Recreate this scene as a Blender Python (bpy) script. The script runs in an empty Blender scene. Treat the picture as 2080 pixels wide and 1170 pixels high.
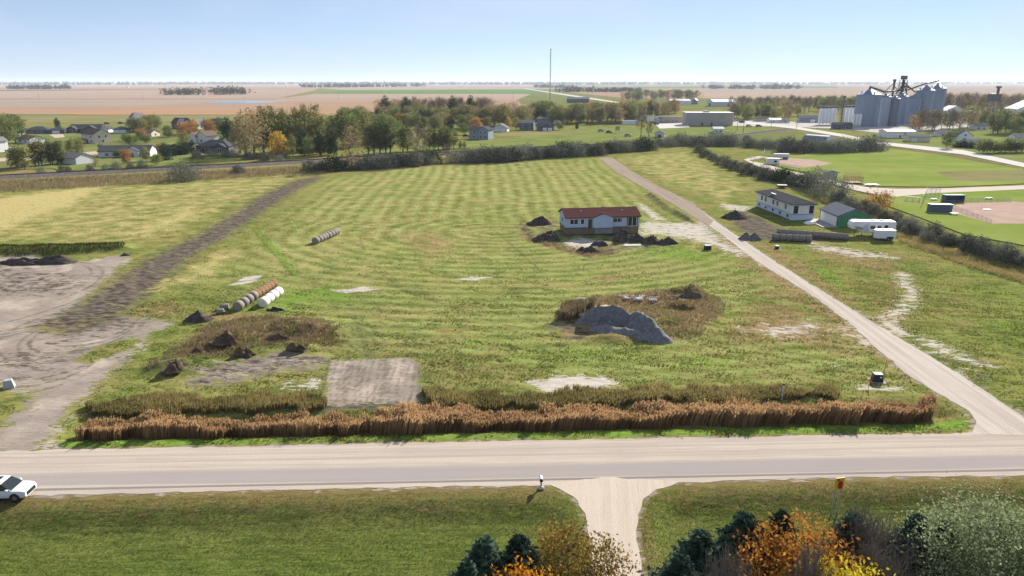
import bpy, bmesh, math, random
import numpy as np
from mathutils import Vector, Matrix
random.seed(7); RNG = np.random.default_rng(7)
S = bpy.context.scene
COL = S.collection
# ------------------------------------------------------------------ camera, world, sun, exposure
CAMH = 36.0; FPX = 1387.0; PITCH = math.atan(418/1387)
SUN_EL = math.radians(27.0); SUN_AZ = math.radians(34.0)      # azimuth measured from +Y towards +X
cam = bpy.data.cameras.new('camera'); cam.sensor_width = 36; cam.lens = FPX/2080*36
cam.clip_start = 0.5; cam.clip_end = 80000
camo = bpy.data.objects.new('camera', cam); COL.objects.link(camo)
camo.location = (0, 0, CAMH); camo.rotation_euler = (math.pi/2-PITCH, 0, 0)
S.camera = camo
W = bpy.data.worlds.new('World'); S.world = W; W.use_nodes = True
wn = W.node_tree.nodes; wl = W.node_tree.links
bg = wn['Background']; bg.inputs[1].default_value = 0.05
sky = wn.new('ShaderNodeTexSky'); sky.sky_type = 'NISHITA'; sky.sun_disc = False
sky.sun_elevation = SUN_EL; sky.sun_rotation = SUN_AZ; sky.altitude = 300
sky.air_density = 0.6; sky.dust_density = 0.0; sky.ozone_density = 3.0
# thin high cirrus: a pale veil mixed into the sky by direction
tc = wn.new('ShaderNodeTexCoord'); mp = wn.new('ShaderNodeMapping'); mp.inputs['Scale'].default_value = (2.2, 2.2, 9.0)
nz = wn.new('ShaderNodeTexNoise'); nz.inputs['Scale'].default_value = 1.6; nz.inputs['Detail'].default_value = 6; nz.inputs['Distortion'].default_value = 0.6
rp = wn.new('ShaderNodeMapRange'); rp.inputs[1].default_value = 0.36; rp.inputs[2].default_value = 0.72; rp.inputs[3].default_value = 0.38; rp.inputs[4].default_value = 0.72
mxs = wn.new('ShaderNodeMix'); mxs.data_type = 'RGBA'; mxs.inputs[7].default_value = (6.0, 6.8, 8.5, 1)
wl.new(tc.outputs['Generated'], mp.inputs[0]); wl.new(mp.outputs[0], nz.inputs[0]); wl.new(nz.outputs[0], rp.inputs[0])
wl.new(rp.outputs[0], mxs.inputs[0]); wl.new(sky.outputs[0], mxs.inputs[6]); wl.new(mxs.outputs[2], bg.inputs[0])
sl = bpy.data.lights.new('sun', 'SUN'); sl.energy = 5.0; sl.angle = math.radians(0.55); sl.color = (1, .94, .85)
so = bpy.data.objects.new('sun', sl); COL.objects.link(so)
sdir = Vector((math.sin(SUN_AZ)*math.cos(SUN_EL), math.cos(SUN_AZ)*math.cos(SUN_EL), math.sin(SUN_EL)))
so.rotation_euler = sdir.to_track_quat('Z', 'Y').to_euler(); so.location = (60, 100, 150)
S.view_settings.view_transform = 'Standard'; S.view_settings.look = 'None'
S.view_settings.gamma = 1.0; S.view_settings.exposure = 1.2
# ------------------------------------------------------------------ pixel -> ground
CP, SP = math.cos(PITCH), math.sin(PITCH)
def P(px, py, z=0.0):
    dx = px-1040; v = py-585
    dy = CP*FPX - SP*v; dz = -SP*FPX - CP*v
    t = (z-CAMH)/dz
    return Vector((dx*t, dy*t, z))
def MPP(px, py):                      # metres per photo pixel at that ground point
    p = P(px, py); return (p.y*CP + CAMH*SP)/FPX
def PA(pts): return np.array([P(*p)[:2] for p in pts])
# ------------------------------------------------------------------ noise (numpy value noise)
_perm = RNG.random((256, 256))
def vnoise(x, y):
    xi = np.floor(x).astype(int); yi = np.floor(y).astype(int); fx = x-xi; fy = y-yi
    fx = fx*fx*(3-2*fx); fy = fy*fy*(3-2*fy)
    g = lambda i, j: _perm[i & 255, j & 255]
    return (g(xi, yi)*(1-fx)+g(xi+1, yi)*fx)*(1-fy)+(g(xi, yi+1)*(1-fx)+g(xi+1, yi+1)*fx)*fy
def fbm(x, y, o=4):
    a = 0; s = 0.5
    for k in range(o): a = a+s*vnoise(x*2**k+17*k, y*2**k+31*k); s *= .5
    return a/(1-.5**o)
def sstep(a, b, x):
    t = np.clip((x-a)/(b-a), 0, 1); return t*t*(3-2*t)
def poly_sd(X, Y, pts):               # signed distance, positive inside
    n = len(pts); d = np.full(X.shape, 1e9); ins = np.zeros(X.shape, bool)
    for i in range(n):
        x0, y0 = pts[i]; x1, y1 = pts[(i+1) % n]
        ex, ey = x1-x0, y1-y0; L = ex*ex+ey*ey+1e-9
        t = np.clip(((X-x0)*ex+(Y-y0)*ey)/L, 0, 1)
        d = np.minimum(d, np.hypot(X-x0-t*ex, Y-y0-t*ey))
        c = ((y0 > Y) != (y1 > Y)) & (X < (x1-x0)*(Y-y0)/(y1-y0+1e-12)+x0)
        ins ^= c
    return np.where(ins, d, -d)
def line_d(X, Y, pts):
    d = np.full(X.shape, 1e9)
    for i in range(len(pts)-1):
        x0, y0 = pts[i]; x1, y1 = pts[i+1]
        ex, ey = x1-x0, y1-y0; L = ex*ex+ey*ey+1e-9
        t = np.clip(((X-x0)*ex+(Y-y0)*ey)/L, 0, 1)
        d = np.minimum(d, np.hypot(X-x0-t*ex, Y-y0-t*ey))
    return d
# ------------------------------------------------------------------ regions traced from the photograph
ROAD = [(-330,1022),(-330,935),(98,914),(500,907),(1020,896),(1480,888),(1970,880),(2080,879),(2500,871),(2500,955),(2080,966),(1701,970),(1380,981),(1110,986),(860,990),(520,997),(71,1007)]
DRIVE = [(1112,983),(1152,1000),(1175,1020),(1187,1047),(1192,1082),(1197,1115),(1205,1170),(1195,1260),(1310,1260),(1304,1170),(1296,1130),(1290,1080),(1295,1045),(1307,1012),(1335,994),(1385,978),(1240,970)]
TRACK = [(1217,321),(1255,350),(1310,380),(1375,417),(1462,473),(1535,530),(1660,607),(1731,660),(1780,709),(1840,758),(1907,801),(1965,833),(1985,856),(1976,884),(2090,884),(2140,884),(2080,847),(2028,813),(1970,775),(1912,738),(1797,669),(1695,607),(1580,535),(1467,459),(1405,412),(1337,380),(1280,348),(1240,321)]
YARD = [(-300,500),(0,524),(60,519),(150,535),(250,519),(264,528),(232,552),(195,590),(130,640),(75,668),(120,680),(250,640),(340,650),(345,658),(285,680),(292,700),(268,715),(238,745),(212,770),(160,815),(128,848),(104,880),(94,918),(-250,925),(-60,905),(0,870),(45,835),(72,800),(20,780),(-300,800)]
ISLAND = [(142,732),(190,706),(270,680),(302,688),(262,708),(185,736)]
MUD = [(648,357),(590,368),(520,403),(400,478),(318,515),(270,545),(190,600),(110,640),(70,656),(95,672),(150,664),(240,636),(300,604),(350,558),(400,518),(465,482),(535,432),(605,388),(655,362)]
PAD = [(672,731),(840,728),(853,742),(850,822),(657,830),(664,770)]
CHURN = [(395,752),(470,732),(590,713),(668,722),(665,745),(540,760),(450,782),(385,784)]
REED = [(145,884),(170,862),(400,858),(700,851),(1000,843),(1400,838),(1880,830),(1905,838),(1895,847),(1500,857),(860,872),(500,880)]
WEED1 = [(165,850),(175,828),(300,815),(450,808),(655,804),(660,830),(500,838),(300,845)]
WEED2 = [(860,800),(1100,806),(1250,798),(1500,790),(1690,792),(1720,812),(1500,822),(1200,826),(870,832)]
FLAT = [ROAD, DRIVE, TRACK]
ROADW = [PA(p) for p in (ROAD, DRIVE, TRACK)]
def Hgt(X, Y, fine=True):
    """terrain height"""
    X = np.asarray(X, float); Y = np.asarray(Y, float)
    h = np.zeros(X.shape)
    near = (Y < 420)
    x = X[near]; y = Y[near]
    fl = np.zeros(x.shape)
    for p in ROADW: fl = np.maximum(fl, sstep(-3.4, -.8, poly_sd(x, y, p)))
    g = (fbm(x*.02, y*.02, 3)-.5)*.7
    ditch = sstep(-3.5, 1.5, poly_sd(x, y, PA(REED)))
    g = g-ditch*.9
    south = (y < 75) & (poly_sd(x, y, ROADW[0]) < 0) & (y < P(1040, 940).y+.03*x)
    g = g-np.where(south, .85*sstep(.9, 5.5, -poly_sd(x, y, ROADW[0])), 0)
    # weedy spoil heaps west of the scraped pad
    for px, py, rx, ry, hh in [(470,690,4.5,2.6,1.1),(560,672,6,3,1.0),(640,668,6,2.5,.8),(410,735,3.5,2,.7),(520,712,3.5,1.8,.7),(600,702,3,1.6,.6),(345,745,2.6,1.8,.8),
                               (1210,640,4,3.5,1.2),(1330,605,9,3,.8),(1395,600,3,1.6,1.3),(1380,660,6,4,.6),(1240,690,3,1.5,.6)]:
        c = P(px, py); g = g+hh*np.exp(-((x-c.x)/rx)**2-((y-c.y)/ry)**2)*(.6+.8*fbm(x*.6, y*.6, 3))
    # bank north of the dirt yard
    bk = line_d(x, y, PA([(-300,505),(0,514),(120,512),(240,508)])); g = g+1.3*np.exp(-(bk/3.0)**2)*(.7+.6*fbm(x*.3, y*.3))
    # spoil ridge beside the farm track
    rd = line_d(x, y, PA([(1322,398),(1345,415),(1372,432),(1398,447)])); g = g+1.0*np.exp(-(rd/1.6)**2)*(.5+fbm(x*.4, y*.4))
    # ditch bank along the ball field hedge
    rd = line_d(x, y, PA([(1640,390),(1750,440),(1850,480),(1960,520),(2120,560)])); g = g-.8*np.exp(-(rd/5)**2)
    if fine:
        yd = np.maximum(sstep(-1, 1, poly_sd(x, y, PA(YARD))), sstep(-.5, .5, poly_sd(x, y, PA(PAD))))
        amp = np.where(y < 55, .05, .13)*(1-.6*yd)
        a = math.radians(20); u = x*math.cos(a)-y*math.sin(a); v = x*math.sin(a)+y*math.cos(a)
        g = g+amp*(fbm(u*.55, v*1.5, 3)-.5)*1.5
        mud = np.maximum(sstep(-1, 1, poly_sd(x, y, PA(MUD))), sstep(-1, 1, poly_sd(x, y, PA(CHURN))))
        g = g+mud*.35*(fbm(x*1.3, y*1.3, 2)-.5)
    park = sstep(-8, 0, poly_sd(x, y, PA([(1540,300),(1800,290),(2700,330),(2700,560),(2080,505),(1960,480),(1870,446),(1790,416),(1700,378),(1600,352),(1500,330)])))
    h[near] = g*(1-fl)*(1-park)*(1-sstep(232, 262, y))
    return h
def HZ(x, y):
    if y > 262: return 0.0
    return float(Hgt(np.array([x]), np.array([y]), False)[0])
def G(px, py, dz=0.0):
    p = P(px, py)
    for _ in range(3): z = HZ(p.x, p.y); p = P(px, py, z)
    p.z = z+dz; return p
# ------------------------------------------------------------------ materials
MATS = {}
def nmat(name):
    m = bpy.data.materials.new(name); m.use_nodes = True; MATS[name] = m
    n = m.node_tree.nodes; l = m.node_tree.links; return m, n, l, n['Principled BSDF']
def mat(name, c, rough=.7, metal=0, var=.12, scale=1.0, bump=0.0, bscale=8.0, c2=None, stretch=(1,1,1), spec=.3):
    if name in MATS: return MATS[name]
    m, n, l, b = nmat(name)
    b.inputs['Roughness'].default_value = rough; b.inputs['Metallic'].default_value = metal
    b.inputs['Specular IOR Level'].default_value = spec
    t = n.new('ShaderNodeTexCoord'); mp = n.new('ShaderNodeMapping'); mp.inputs['Scale'].default_value = stretch
    z = n.new('ShaderNodeTexNoise'); z.inputs['Scale'].default_value = scale; z.inputs['Detail'].default_value = 5
    l.new(t.outputs['Object'], mp.inputs[0]); l.new(mp.outputs[0], z.inputs[0])
    mx = n.new('ShaderNodeMix'); mx.data_type = 'RGBA'
    if c2 is None: c2 = [v*(1-var*1.6) for v in c]; c = [min(1, v*(1+var*.6)) for v in c]
    mr = n.new('ShaderNodeMapRange'); mr.inputs[1].default_value = .3; mr.inputs[2].default_value = .7
    l.new(z.outputs[0], mr.inputs[0]); l.new(mr.outputs[0], mx.inputs[0])
    mx.inputs[6].default_value = (*c, 1); mx.inputs[7].default_value = (*c2, 1)
    l.new(mx.outputs[2], b.inputs['Base Color'])
    if bump:
        z2 = n.new('ShaderNodeTexNoise'); z2.inputs['Scale'].default_value = bscale; z2.inputs['Detail'].default_value = 4
        l.new(mp.outputs[0], z2.inputs[0]); bp = n.new('ShaderNodeBump'); bp.inputs['Strength'].default_value = bump; bp.inputs['Distance'].default_value = .05
        l.new(z2.outputs[0], bp.inputs['Height']); l.new(bp.outputs[0], b.inputs['Normal'])
    return m
def leafmat(name, c1, c2, trans=.35, objvar=.25):
    if name in MATS: return MATS[name]
    m = bpy.data.materials.new(name); m.use_nodes = True; MATS[name] = m
    n = m.node_tree.nodes; l = m.node_tree.links; n.clear()
    o = n.new('ShaderNodeOutputMaterial'); at = n.new('ShaderNodeAttribute'); at.attribute_name = 'tint'
    oi = n.new('ShaderNodeObjectInfo')
    mx = n.new('ShaderNodeMix'); mx.data_type = 'RGBA'; mx.inputs[6].default_value = (*c1, 1); mx.inputs[7].default_value = (*c2, 1)
    ad = n.new('ShaderNodeMath'); ad.operation = 'MULTIPLY_ADD'; ad.inputs[1].default_value = objvar*2; 
    sb = n.new('ShaderNodeMath'); sb.operation = 'SUBTRACT'; sb.inputs[1].default_value = objvar
    l.new(oi.outputs['Random'], ad.inputs[0]); l.new(at.outputs['Fac'], ad.inputs[2]); l.new(ad.outputs[0], sb.inputs[0]); sb.use_clamp = True
    l.new(sb.outputs[0], mx.inputs[0])
    d = n.new('ShaderNodeBsdfDiffuse'); t = n.new('ShaderNodeBsdfTranslucent'); ms = n.new('ShaderNodeMixShader'); ms.inputs[0].default_value = trans
    l.new(mx.outputs[2], d.inputs[0]); l.new(mx.outputs[2], t.inputs[0]); l.new(d.outputs[0], ms.inputs[1]); l.new(t.outputs[0], ms.inputs[2]); l.new(ms.outputs[0], o.inputs[0])
    return m
# ------------------------------------------------------------------ object helpers
def tag(o, label=None, cat=None, group=None, kind=None):
    if label: o['label'] = label
    if cat: o['category'] = cat
    if group: o['group'] = group
    if kind: o['kind'] = kind
    return o
def link(name, me, m=None, parent=None):
    o = bpy.data.objects.new(name, me); COL.objects.link(o)
    if m is not None and me is not None and len(me.materials) == 0: me.materials.append(m)
    if m is not None and me is not None and me.materials[0] is not m: o.material_slots[0].link = 'OBJECT'; o.material_slots[0].material = m
    if parent is not None: o.parent = parent
    return o
def empty(name, loc, rz=0, label=None, cat=None, group=None, sc=1.0):
    o = bpy.data.objects.new(name, None); COL.objects.link(o); o.location = loc; o.rotation_euler = (0, 0, rz); o.scale = (sc,)*3
    o.empty_display_size = .5
    return tag(o, label, cat, group)
def np_mesh(name, V, F, tint=None, smooth=False):
    """V (n,3), F (m,k) with constant k"""
    V = np.asarray(V, np.float32); F = np.asarray(F, np.int32)
    me = bpy.data.meshes.new(name); k = F.shape[1]
    me.vertices.add(len(V)); me.vertices.foreach_set('co', V.ravel())
    me.loops.add(F.size); me.loops.foreach_set('vertex_index', F.ravel())
    me.polygons.add(len(F)); me.polygons.foreach_set('loop_start', np.arange(0, F.size, k, dtype=np.int32))
    if smooth: me.polygons.foreach_set('use_smooth', np.ones(len(F), bool))
    if tint is not None:
        a = me.attributes.new('tint', 'FLOAT', 'POINT'); a.data.foreach_set('value', np.asarray(tint, np.float32))
    me.update(calc_edges=True); return me
class MB:
    def __init__(s): s.v = []; s.f = []
    def add(s, vs, fs):
        b = len(s.v); s.v += [tuple(v) for v in vs]; s.f += [tuple(b+i for i in f) for f in fs]; return s
    def box(s, x0, x1, y0, y1, z0, z1):
        return s.add([(x0,y0,z0),(x1,y0,z0),(x1,y1,z0),(x0,y1,z0),(x0,y0,z1),(x1,y0,z1),(x1,y1,z1),(x0,y1,z1)],
                     [(0,3,2,1),(4,5,6,7),(0,1,5,4),(1,2,6,5),(2,3,7,6),(3,0,4,7)])
    def hull(s, a, b):                # two loops of equal length -> closed prism
        n = len(a); return s.add(list(a)+list(b), [tuple(range(n))[::-1], tuple(range(n, 2*n))]+[(i, (i+1) % n, n+(i+1) % n, n+i) for i in range(n)])
    def cyl(s, p, q, r0, r1=None, n=10):
        r1 = r0 if r1 is None else r1
        p = Vector(p); q = Vector(q); d = (q-p).normalized(); u = d.orthogonal().normalized(); w = d.cross(u)
        a = [p+(u*math.cos(t)+w*math.sin(t))*r0 for t in [2*math.pi*i/n for i in range(n)]]
        b = [q+(u*math.cos(t)+w*math.sin(t))*r1 for t in [2*math.pi*i/n for i in range(n)]]
        return s.hull(a, b)
    def lathe(s, prof, n=24, c=(0,0)):
        m = len(prof); vs = []; fs = []
        for r, z in prof:
            for i in range(n):
                t = 2*math.pi*i/n; vs.append((c[0]+r*math.cos(t), c[1]+r*math.sin(t), z))
        for k in range(m-1):
            for i in range(n): j = (i+1) % n; fs.append((k*n+i, k*n+j, (k+1)*n+j, (k+1)*n+i))
        fs.append(tuple(range(n))[::-1]); fs.append(tuple((m-1)*n+i for i in range(n)))
        return s.add(vs, fs)
    def mesh(s, name, smooth=False, bevel=0):
        me = bpy.data.meshes.new(name); me.from_pydata(s.v, [], s.f)
        if bevel:
            bm = bmesh.new(); bm.from_mesh(me); bmesh.ops.remove_doubles(bm, verts=bm.verts, dist=1e-4)
            bmesh.ops.bevel(bm, geom=[e for e in bm.edges if len(e.link_faces) == 2 and e.calc_face_angle(0) > .5], offset=bevel, segments=2, affect='EDGES', profile=.5)
            bm.to_mesh(me); bm.free()
        if smooth:
            for p in me.polygons: p.use_smooth = True
            try: me.set_sharp_from_angle(angle=math.radians(40))
            except Exception: pass
        me.update(); return me
    def build(s, name, m, parent=None, smooth=False, bevel=0):
        return link(name, s.mesh(name, smooth, bevel), m, parent)
def copy_tree(o, parent=None):
    c = o.copy(); COL.objects.link(c)
    if parent is not None: c.parent = parent
    for ch in CH.get(o, []): copy_tree(ch, c)
    return c
CH = {}
def reg(o):                            # remember children (children lookup is slow in big files)
    CH[o] = list(o.children)
    for c in CH[o]: reg(c)
    return o
def ordn(i):
    return f"{i}{'th' if 10 <= i % 100 <= 20 else {1:'st',2:'nd',3:'rd'}.get(i % 10,'th')}"
# ------------------------------------------------------------------ ground sheet
def axis(fine0, fine1, step, far0, far1, gr=1.04, mid=None):
    a = list(np.arange(fine0, fine1, step)); s = step; v = a[-1]
    while v < far1:
        s = s*gr if v > (mid or -1e9) else min(s*1.01, .62); v += s; a.append(v)
    s = step; v = fine0; pre = []
    while v > far0: s *= gr; v -= s; pre.append(v)
    return np.array(pre[::-1]+a)
gx = axis(-78, 92, .36, -26000, 26000, 1.022)
gy = axis(34, 112, .32, -60, 30000, 1.045, 330)
X, Y = np.meshgrid(gx, gy); X = X.ravel(); Y = Y.ravel(); nx = len(gx); ny = len(gy)
Z = Hgt(X, Y)
idx = np.arange(nx*ny).reshape(ny, nx)
F = np.stack([idx[:-1,:-1], idx[:-1,1:], idx[1:,1:], idx[1:,:-1]], -1).reshape(-1, 4)
gme = np_mesh('ground', np.stack([X, Y, Z], 1), F, smooth=True)
NEAR = np.where((Y < 420) & (np.abs(X) < 330) & (Y > 20))[0]
xn = X[NEAR]; yn = Y[NEAR]
def msk(pts, soft=1.0): return np.clip(.5+poly_sd(xn, yn, PA(pts))/(2*soft), 0, 1)
def lmsk(pts, w, soft=.5): return np.clip(.5+(w-line_d(xn, yn, PA(pts)))/(2*soft), 0, 1)
def blob(px, py, rx, ry, gain=1.0):
    c = P(px, py); return gain*np.exp(-((xn-c.x)/rx)**2-((yn-c.y)/ry)**2)
mx_ = lambda *a: np.maximum.reduce(a)
dirt = mx_(msk(YARD, 2.2), msk(ROAD, .8), msk(DRIVE, .8), msk(TRACK, 2.0), msk(PAD, .9), .8*msk(CHURN, 2.2))
dirt = np.minimum(dirt, 1-msk(ISLAND, 1))
mud = mx_(.85*msk(MUD, 3.2), .9*msk([(75,660),(140,625),(260,575),(330,560),(300,602),(240,636),(150,664),(95,672)], 3), .62*msk([(60,650),(250,632),(330,648),(280,665),(120,690)], 3), .5*msk([(-300,540),(60,545),(200,560),(150,600),(-300,620)], 5), .5*msk([(-50,720),(120,690),(160,720),(100,780),(-50,760)],5), .55*msk([(1100,655),(1180,650),(1230,690),(1140,695)], 2), .45*msk([(1045,455),(1140,445),(1300,480),(1380,480),(1380,500),(1260,510),(1200,525),(1150,505),(1060,485)], 2),
          .8*msk([(1500,425),(1545,440),(1580,460),(1700,490),(1570,490),(1500,470),(1480,440)], 2), .6*blob(340,745,3,2), .5*msk(CHURN,1.5), .7*lmsk([(660,828),(855,822)],.7), .5*lmsk([(1318,395),(1400,448)],1.2,1))
sand = mx_(msk([(1075,778),(1130,766),(1225,768),(1250,784),(1205,800),(1110,798)], 1.6), .75*msk([(1310,470),(1340,455),(1430,450),(1470,490),(1530,515),(1500,520),(1440,495),(1370,480)], 3),
           .75*msk([(1290,410),(1310,415),(1350,445),(1330,450)], 2), .8*msk([(1145,490),(1175,480),(1240,492),(1190,505),(1160,505)], 1.5), .7*msk([(1300,450),(1400,452),(1395,468),(1300,478)],1.5),
           .62*msk([(1640,490),(1700,500),(1800,515),(1820,525),(1740,522),(1650,505)], 3), .68*lmsk([(1830,555),(1850,590),(1840,625),(1800,650),(1830,680)], 1.3, 2), .66*msk([(1460,412),(1530,418),(1520,430),(1470,425)], 2),
           .66*msk([(1700,660),(1745,700),(1800,720),(1770,690),(1730,655)], 2.5), .58*msk([(1500,670),(1640,650),(1700,665),(1600,690)], 3), .62*msk([(1800,668),(1960,745),(2020,745),(1900,690)], 2.5),
           .8*blob(1180,608,1.2,.8), .8*blob(1270,607,1.4,.7), .8*blob(1297,608,1.8,.8), .8*blob(1325,611,1.4,.7), .9*blob(1225,625,3,1), .75*msk([(465,577),(500,560),(535,556),(520,570),(480,578)],.6), .75*msk([(670,588),(740,582),(776,588),(700,595)],.6), .75*msk([(925,567),(960,560),(1003,562),(960,570)],.6),
           .6*msk([(1690,745),(1720,742),(1715,755)],1), .65*blob(1785,790,4,1.2), .55*msk([(560,775),(660,768),(660,790),(580,790)],1.5))
brown = mx_(.7*blob(470,640,9,3), .85*msk([(370,700),(430,655),(540,640),(640,650),(690,672),(680,700),(560,705),(420,730),(360,725)], 3), .9*msk([(1140,640),(1240,600),(1420,592),(1470,620),(1450,660),(1400,690),(1300,700),(1120,690)], 4),
            .75*blob(320,625,5,4), .8*blob(920,672,3,2), .8*blob(1235,565,4,2.2), .85*msk([(1540,600),(1640,630),(1720,680),(1760,720),(1600,700),(1450,700),(1480,650)], 6), .75*msk([(1640,490),(1830,530),(1850,620),(1830,690),(1760,640),(1800,560),(1650,520)], 5),
            .7*lmsk([(100,914),(500,905),(1020,894),(1970,880)], .6, .8), .8*lmsk([(-100,1016),(520,1004),(860,998),(1100,992)], 1.9, 1.8), .7*lmsk([(1380,984),(1701,973),(2100,968)], 3.0, 2.5), .65*lmsk([(1190,1010),(1197,1090)],.5,.8), .6*lmsk([(1292,1030),(1286,1090),(1298,1170)],1.5,1.5),
            .7*lmsk([(1060,460),(1070,485),(1150,508),(1200,520),(1250,510)], 1.5, 1.5), .75*msk([(1480,480),(1700,620),(1900,790),(1830,770),(1590,605),(1440,490)],3.5), .7*msk([(1500,485),(1720,620),(1800,670),(1780,640),(1640,530),(1560,490)],3), .7*msk([(860,735),(960,720),(1080,735),(1100,765),(900,790)],5), .6*msk([(780,480),(900,460),(960,500),(860,540)],6), .65*msk([(1580,640),(1500,560),(1560,570),(1660,640)],4), .6*lmsk([(1660,400),(1800,460),(1950,520),(2120,570)],5,4),
            .6*msk([(860,760),(1080,745),(1060,790),(870,800)],4), .8*msk(REED,2), .75*msk(WEED1,2), .75*msk(WEED2,2), .5*msk([(-300,330),(0,345),(600,330),(900,312),(1100,300),(1100,330),(900,340),(620,362),(300,372),(0,385),(-300,390)],6))
straw = mx_(.45*msk([(-300,385),(0,388),(300,370),(640,352),(600,380),(480,430),(330,500),(250,505),(0,500),(-300,495)], 12), .6*msk([(330,420),(430,400),(470,430),(330,490),(150,490)],10), .85*msk([(-300,400),(0,400),(230,372),(160,415),(0,475),(-300,530)],7),
            .3*msk([(640,370),(860,340),(1080,332),(1230,325),(1300,400),(1290,430),(1130,430),(900,470),(640,500),(540,470)], 14), .3*msk([(420,560),(540,480),(760,450),(1000,440),(1040,520),(900,560),(640,570)],8), .6*lmsk([(330,585),(390,565),(450,520)],4,4), .45*msk([(1240,320),(1400,305),(1540,385),(1480,420),(1330,370)],8))
lush = mx_(.8*msk([(105,905),(130,885),(600,890),(1400,868),(1900,852),(1970,850),(1965,875),(1480,884),(900,895),(105,912)], 1), .6*blob(640,600,14,9), .7*msk([(1640,540),(1690,545),(1740,600),(1700,590)],2), .5*msk([(1500,700),(1700,760),(1300,760),(900,780),(900,640),(1100,690)],10),
           .5*msk([(1900,560),(2200,620),(2200,760),(1960,700)],12), .7*msk([(1310,430),(1400,470),(1370,460)],3), .55*msk([(1300,480),(1540,530),(1400,540),(1290,510)],4), .7*msk([(-100,1080),(900,1050),(1180,1040),(1180,1170),(-100,1300)],5), .7*lmsk([(512,460),(560,510),(598,556)],.9,.8), .6*msk([(1320,1010),(1500,1010),(1330,1070)],3))
trk = np.zeros(len(xn))
for ln in [[(420,408),(470,433)],[(415,411),(466,436)],[(345,570),(390,588)],[(350,567),(395,585)],[(1860,585),(1890,610),(1920,640)],[(510,462),(548,508),(596,558)],[(680,412),(760,393),(830,400)],[(705,690),(760,716)],[(690,690),(745,722)],[(735,650),(790,700)],[(725,655),(775,708)],
           [(640,690),(690,725)],[(720,640),(745,720)],[(970,455),(1010,470),(1060,515),(1100,550)],[(730,480),(740,510)],[(455,575),(560,560),(700,545)]]:
    trk = np.maximum(trk, lmsk(ln, .22, .35))
for k in range(13): trk = np.maximum(trk, (.6+.4*random.random())*lmsk([(610+15*k, 560+4*k), (668+13*k, 620+3*k), (712+11*k, 668), (742+8*k, 724)], .16, .4))
for k in range(9): trk = np.maximum(trk, (.55+.35*random.random())*lmsk([(640+20*k, 520), (760+18*k, 572+6*k), (930+12*k, 596+9*k), (1090, 588+12*k)], .14, .4))
for k in range(7): trk = np.maximum(trk, (.5+.35*random.random())*lmsk([(1390+22*k, 520+8*k), (1480+20*k, 560+12*k), (1560+18*k, 640+10*k)], .14, .4))
for k in range(6): trk = np.maximum(trk, (.5+.4*random.random())*lmsk([(1870+28*k, 590+3*k), (1930+30*k, 640+4*k), (1985+34*k, 720)], .14, .4))
# wheel arcs in the yard
for c, rr in [((40,640),[6,7,9,10.2,13,14]),((95,735),[5,6.2,9]),((185,665),[5,6,7.4,8.2,11]),((-30,590),[10,12,15,17,21])]:
    q = P(*c); d = np.hypot(xn-q.x, (yn-q.y)*.8)
    ang = np.arctan2(yn-q.y, xn-q.x)
    for r0 in rr: trk = np.maximum(trk, np.clip(.5+(.2-np.abs(d-r0+.6*np.sin(ang*2+r0)))/.6, 0, 1)*np.clip(1.2*np.sin(ang+r0*.4)+.4, 0, 1)*(dirt > .5))
for k in range(15):                    # harrow lines in the scraped pad
    a = 672+172*k/14+random.uniform(-4,4); trk = np.maximum(trk, (.75+.25*random.random())*lmsk([(a, 731), (a-12+random.uniform(-5,5), 780), (a-16+random.uniform(-4,4), 828)], .2, .35))
trk = np.maximum(trk, .8*lmsk([(838,730),(852,745),(850,822)], .3, .5))
# mowing swaths: straight in the far part, ovals round the building site nearer
c = P(1010, 470); q0 = P(880, 335); q1 = P(820, 430)
dv = np.array([q1.x-q0.x, q1.y-q0.y]); dv /= np.hypot(*dv)
ph1 = ((xn-q0.x)*dv[1]-(yn-q0.y)*dv[0])/4.6+.9*(fbm(xn*.03, yn*.03, 3)-.5)+.35*(fbm(xn*.25, yn*.12, 2)-.5)
ph2 = np.hypot((xn-c.x)/1.35, (yn-c.y))/3.6
upper = np.clip((yn-P(900,452).y)/25+.5, 0, 1)
sw = np.where(upper > .5, .5+.5*np.sin(2*np.pi*ph1+.8*fbm(xn*.05, yn*.05)), .5+.5*np.sin(2*np.pi*ph2))
fieldm = msk([(420,570),(540,470),(660,365),(860,335),(1230,322),(1330,400),(1450,480),(1700,640),(1850,775),(1500,785),(900,790),(860,730),(700,730),(560,640)], 6)
lawn = msk([(-300,1000),(0,1012),(1100,990),(1400,985),(2400,968),(2400,1500),(-300,1500)], 2)
sw = np.where(lawn > .5, .5+.5*np.sin(2*np.pi*(yn-.04*xn)/2.3+2*fbm(xn*.1,yn*.1)), sw)
swm = np.maximum(fieldm*np.where(upper > .5, .1+.75*fbm(xn*.04+9, yn*.03, 3), .55), lawn*.4)
red = mx_(msk([(1925,425),(1955,414),(2060,412),(2200,425),(2200,455),(2000,456),(1925,432)], .8), msk([(1572,322),(1590,322),(1650,325),(1690,333),(1660,340),(1620,343),(1580,335)], 1.0))
def attr(name, chans):
    a = np.zeros((len(X), 4), np.float32)
    for i, c_ in enumerate(chans): a[NEAR, i] = c_
    at = gme.attributes.new(name, 'FLOAT_COLOR', 'POINT'); at.data.foreach_set('color', a.ravel())
attr('ma', [dirt, mud, brown, sand]); attr('mb', [straw, lush, trk, red]); attr('mc', [sw, swm, lawn, msk([(1240,1300),(1240,1300),(1241,1301)],1)])
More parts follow.
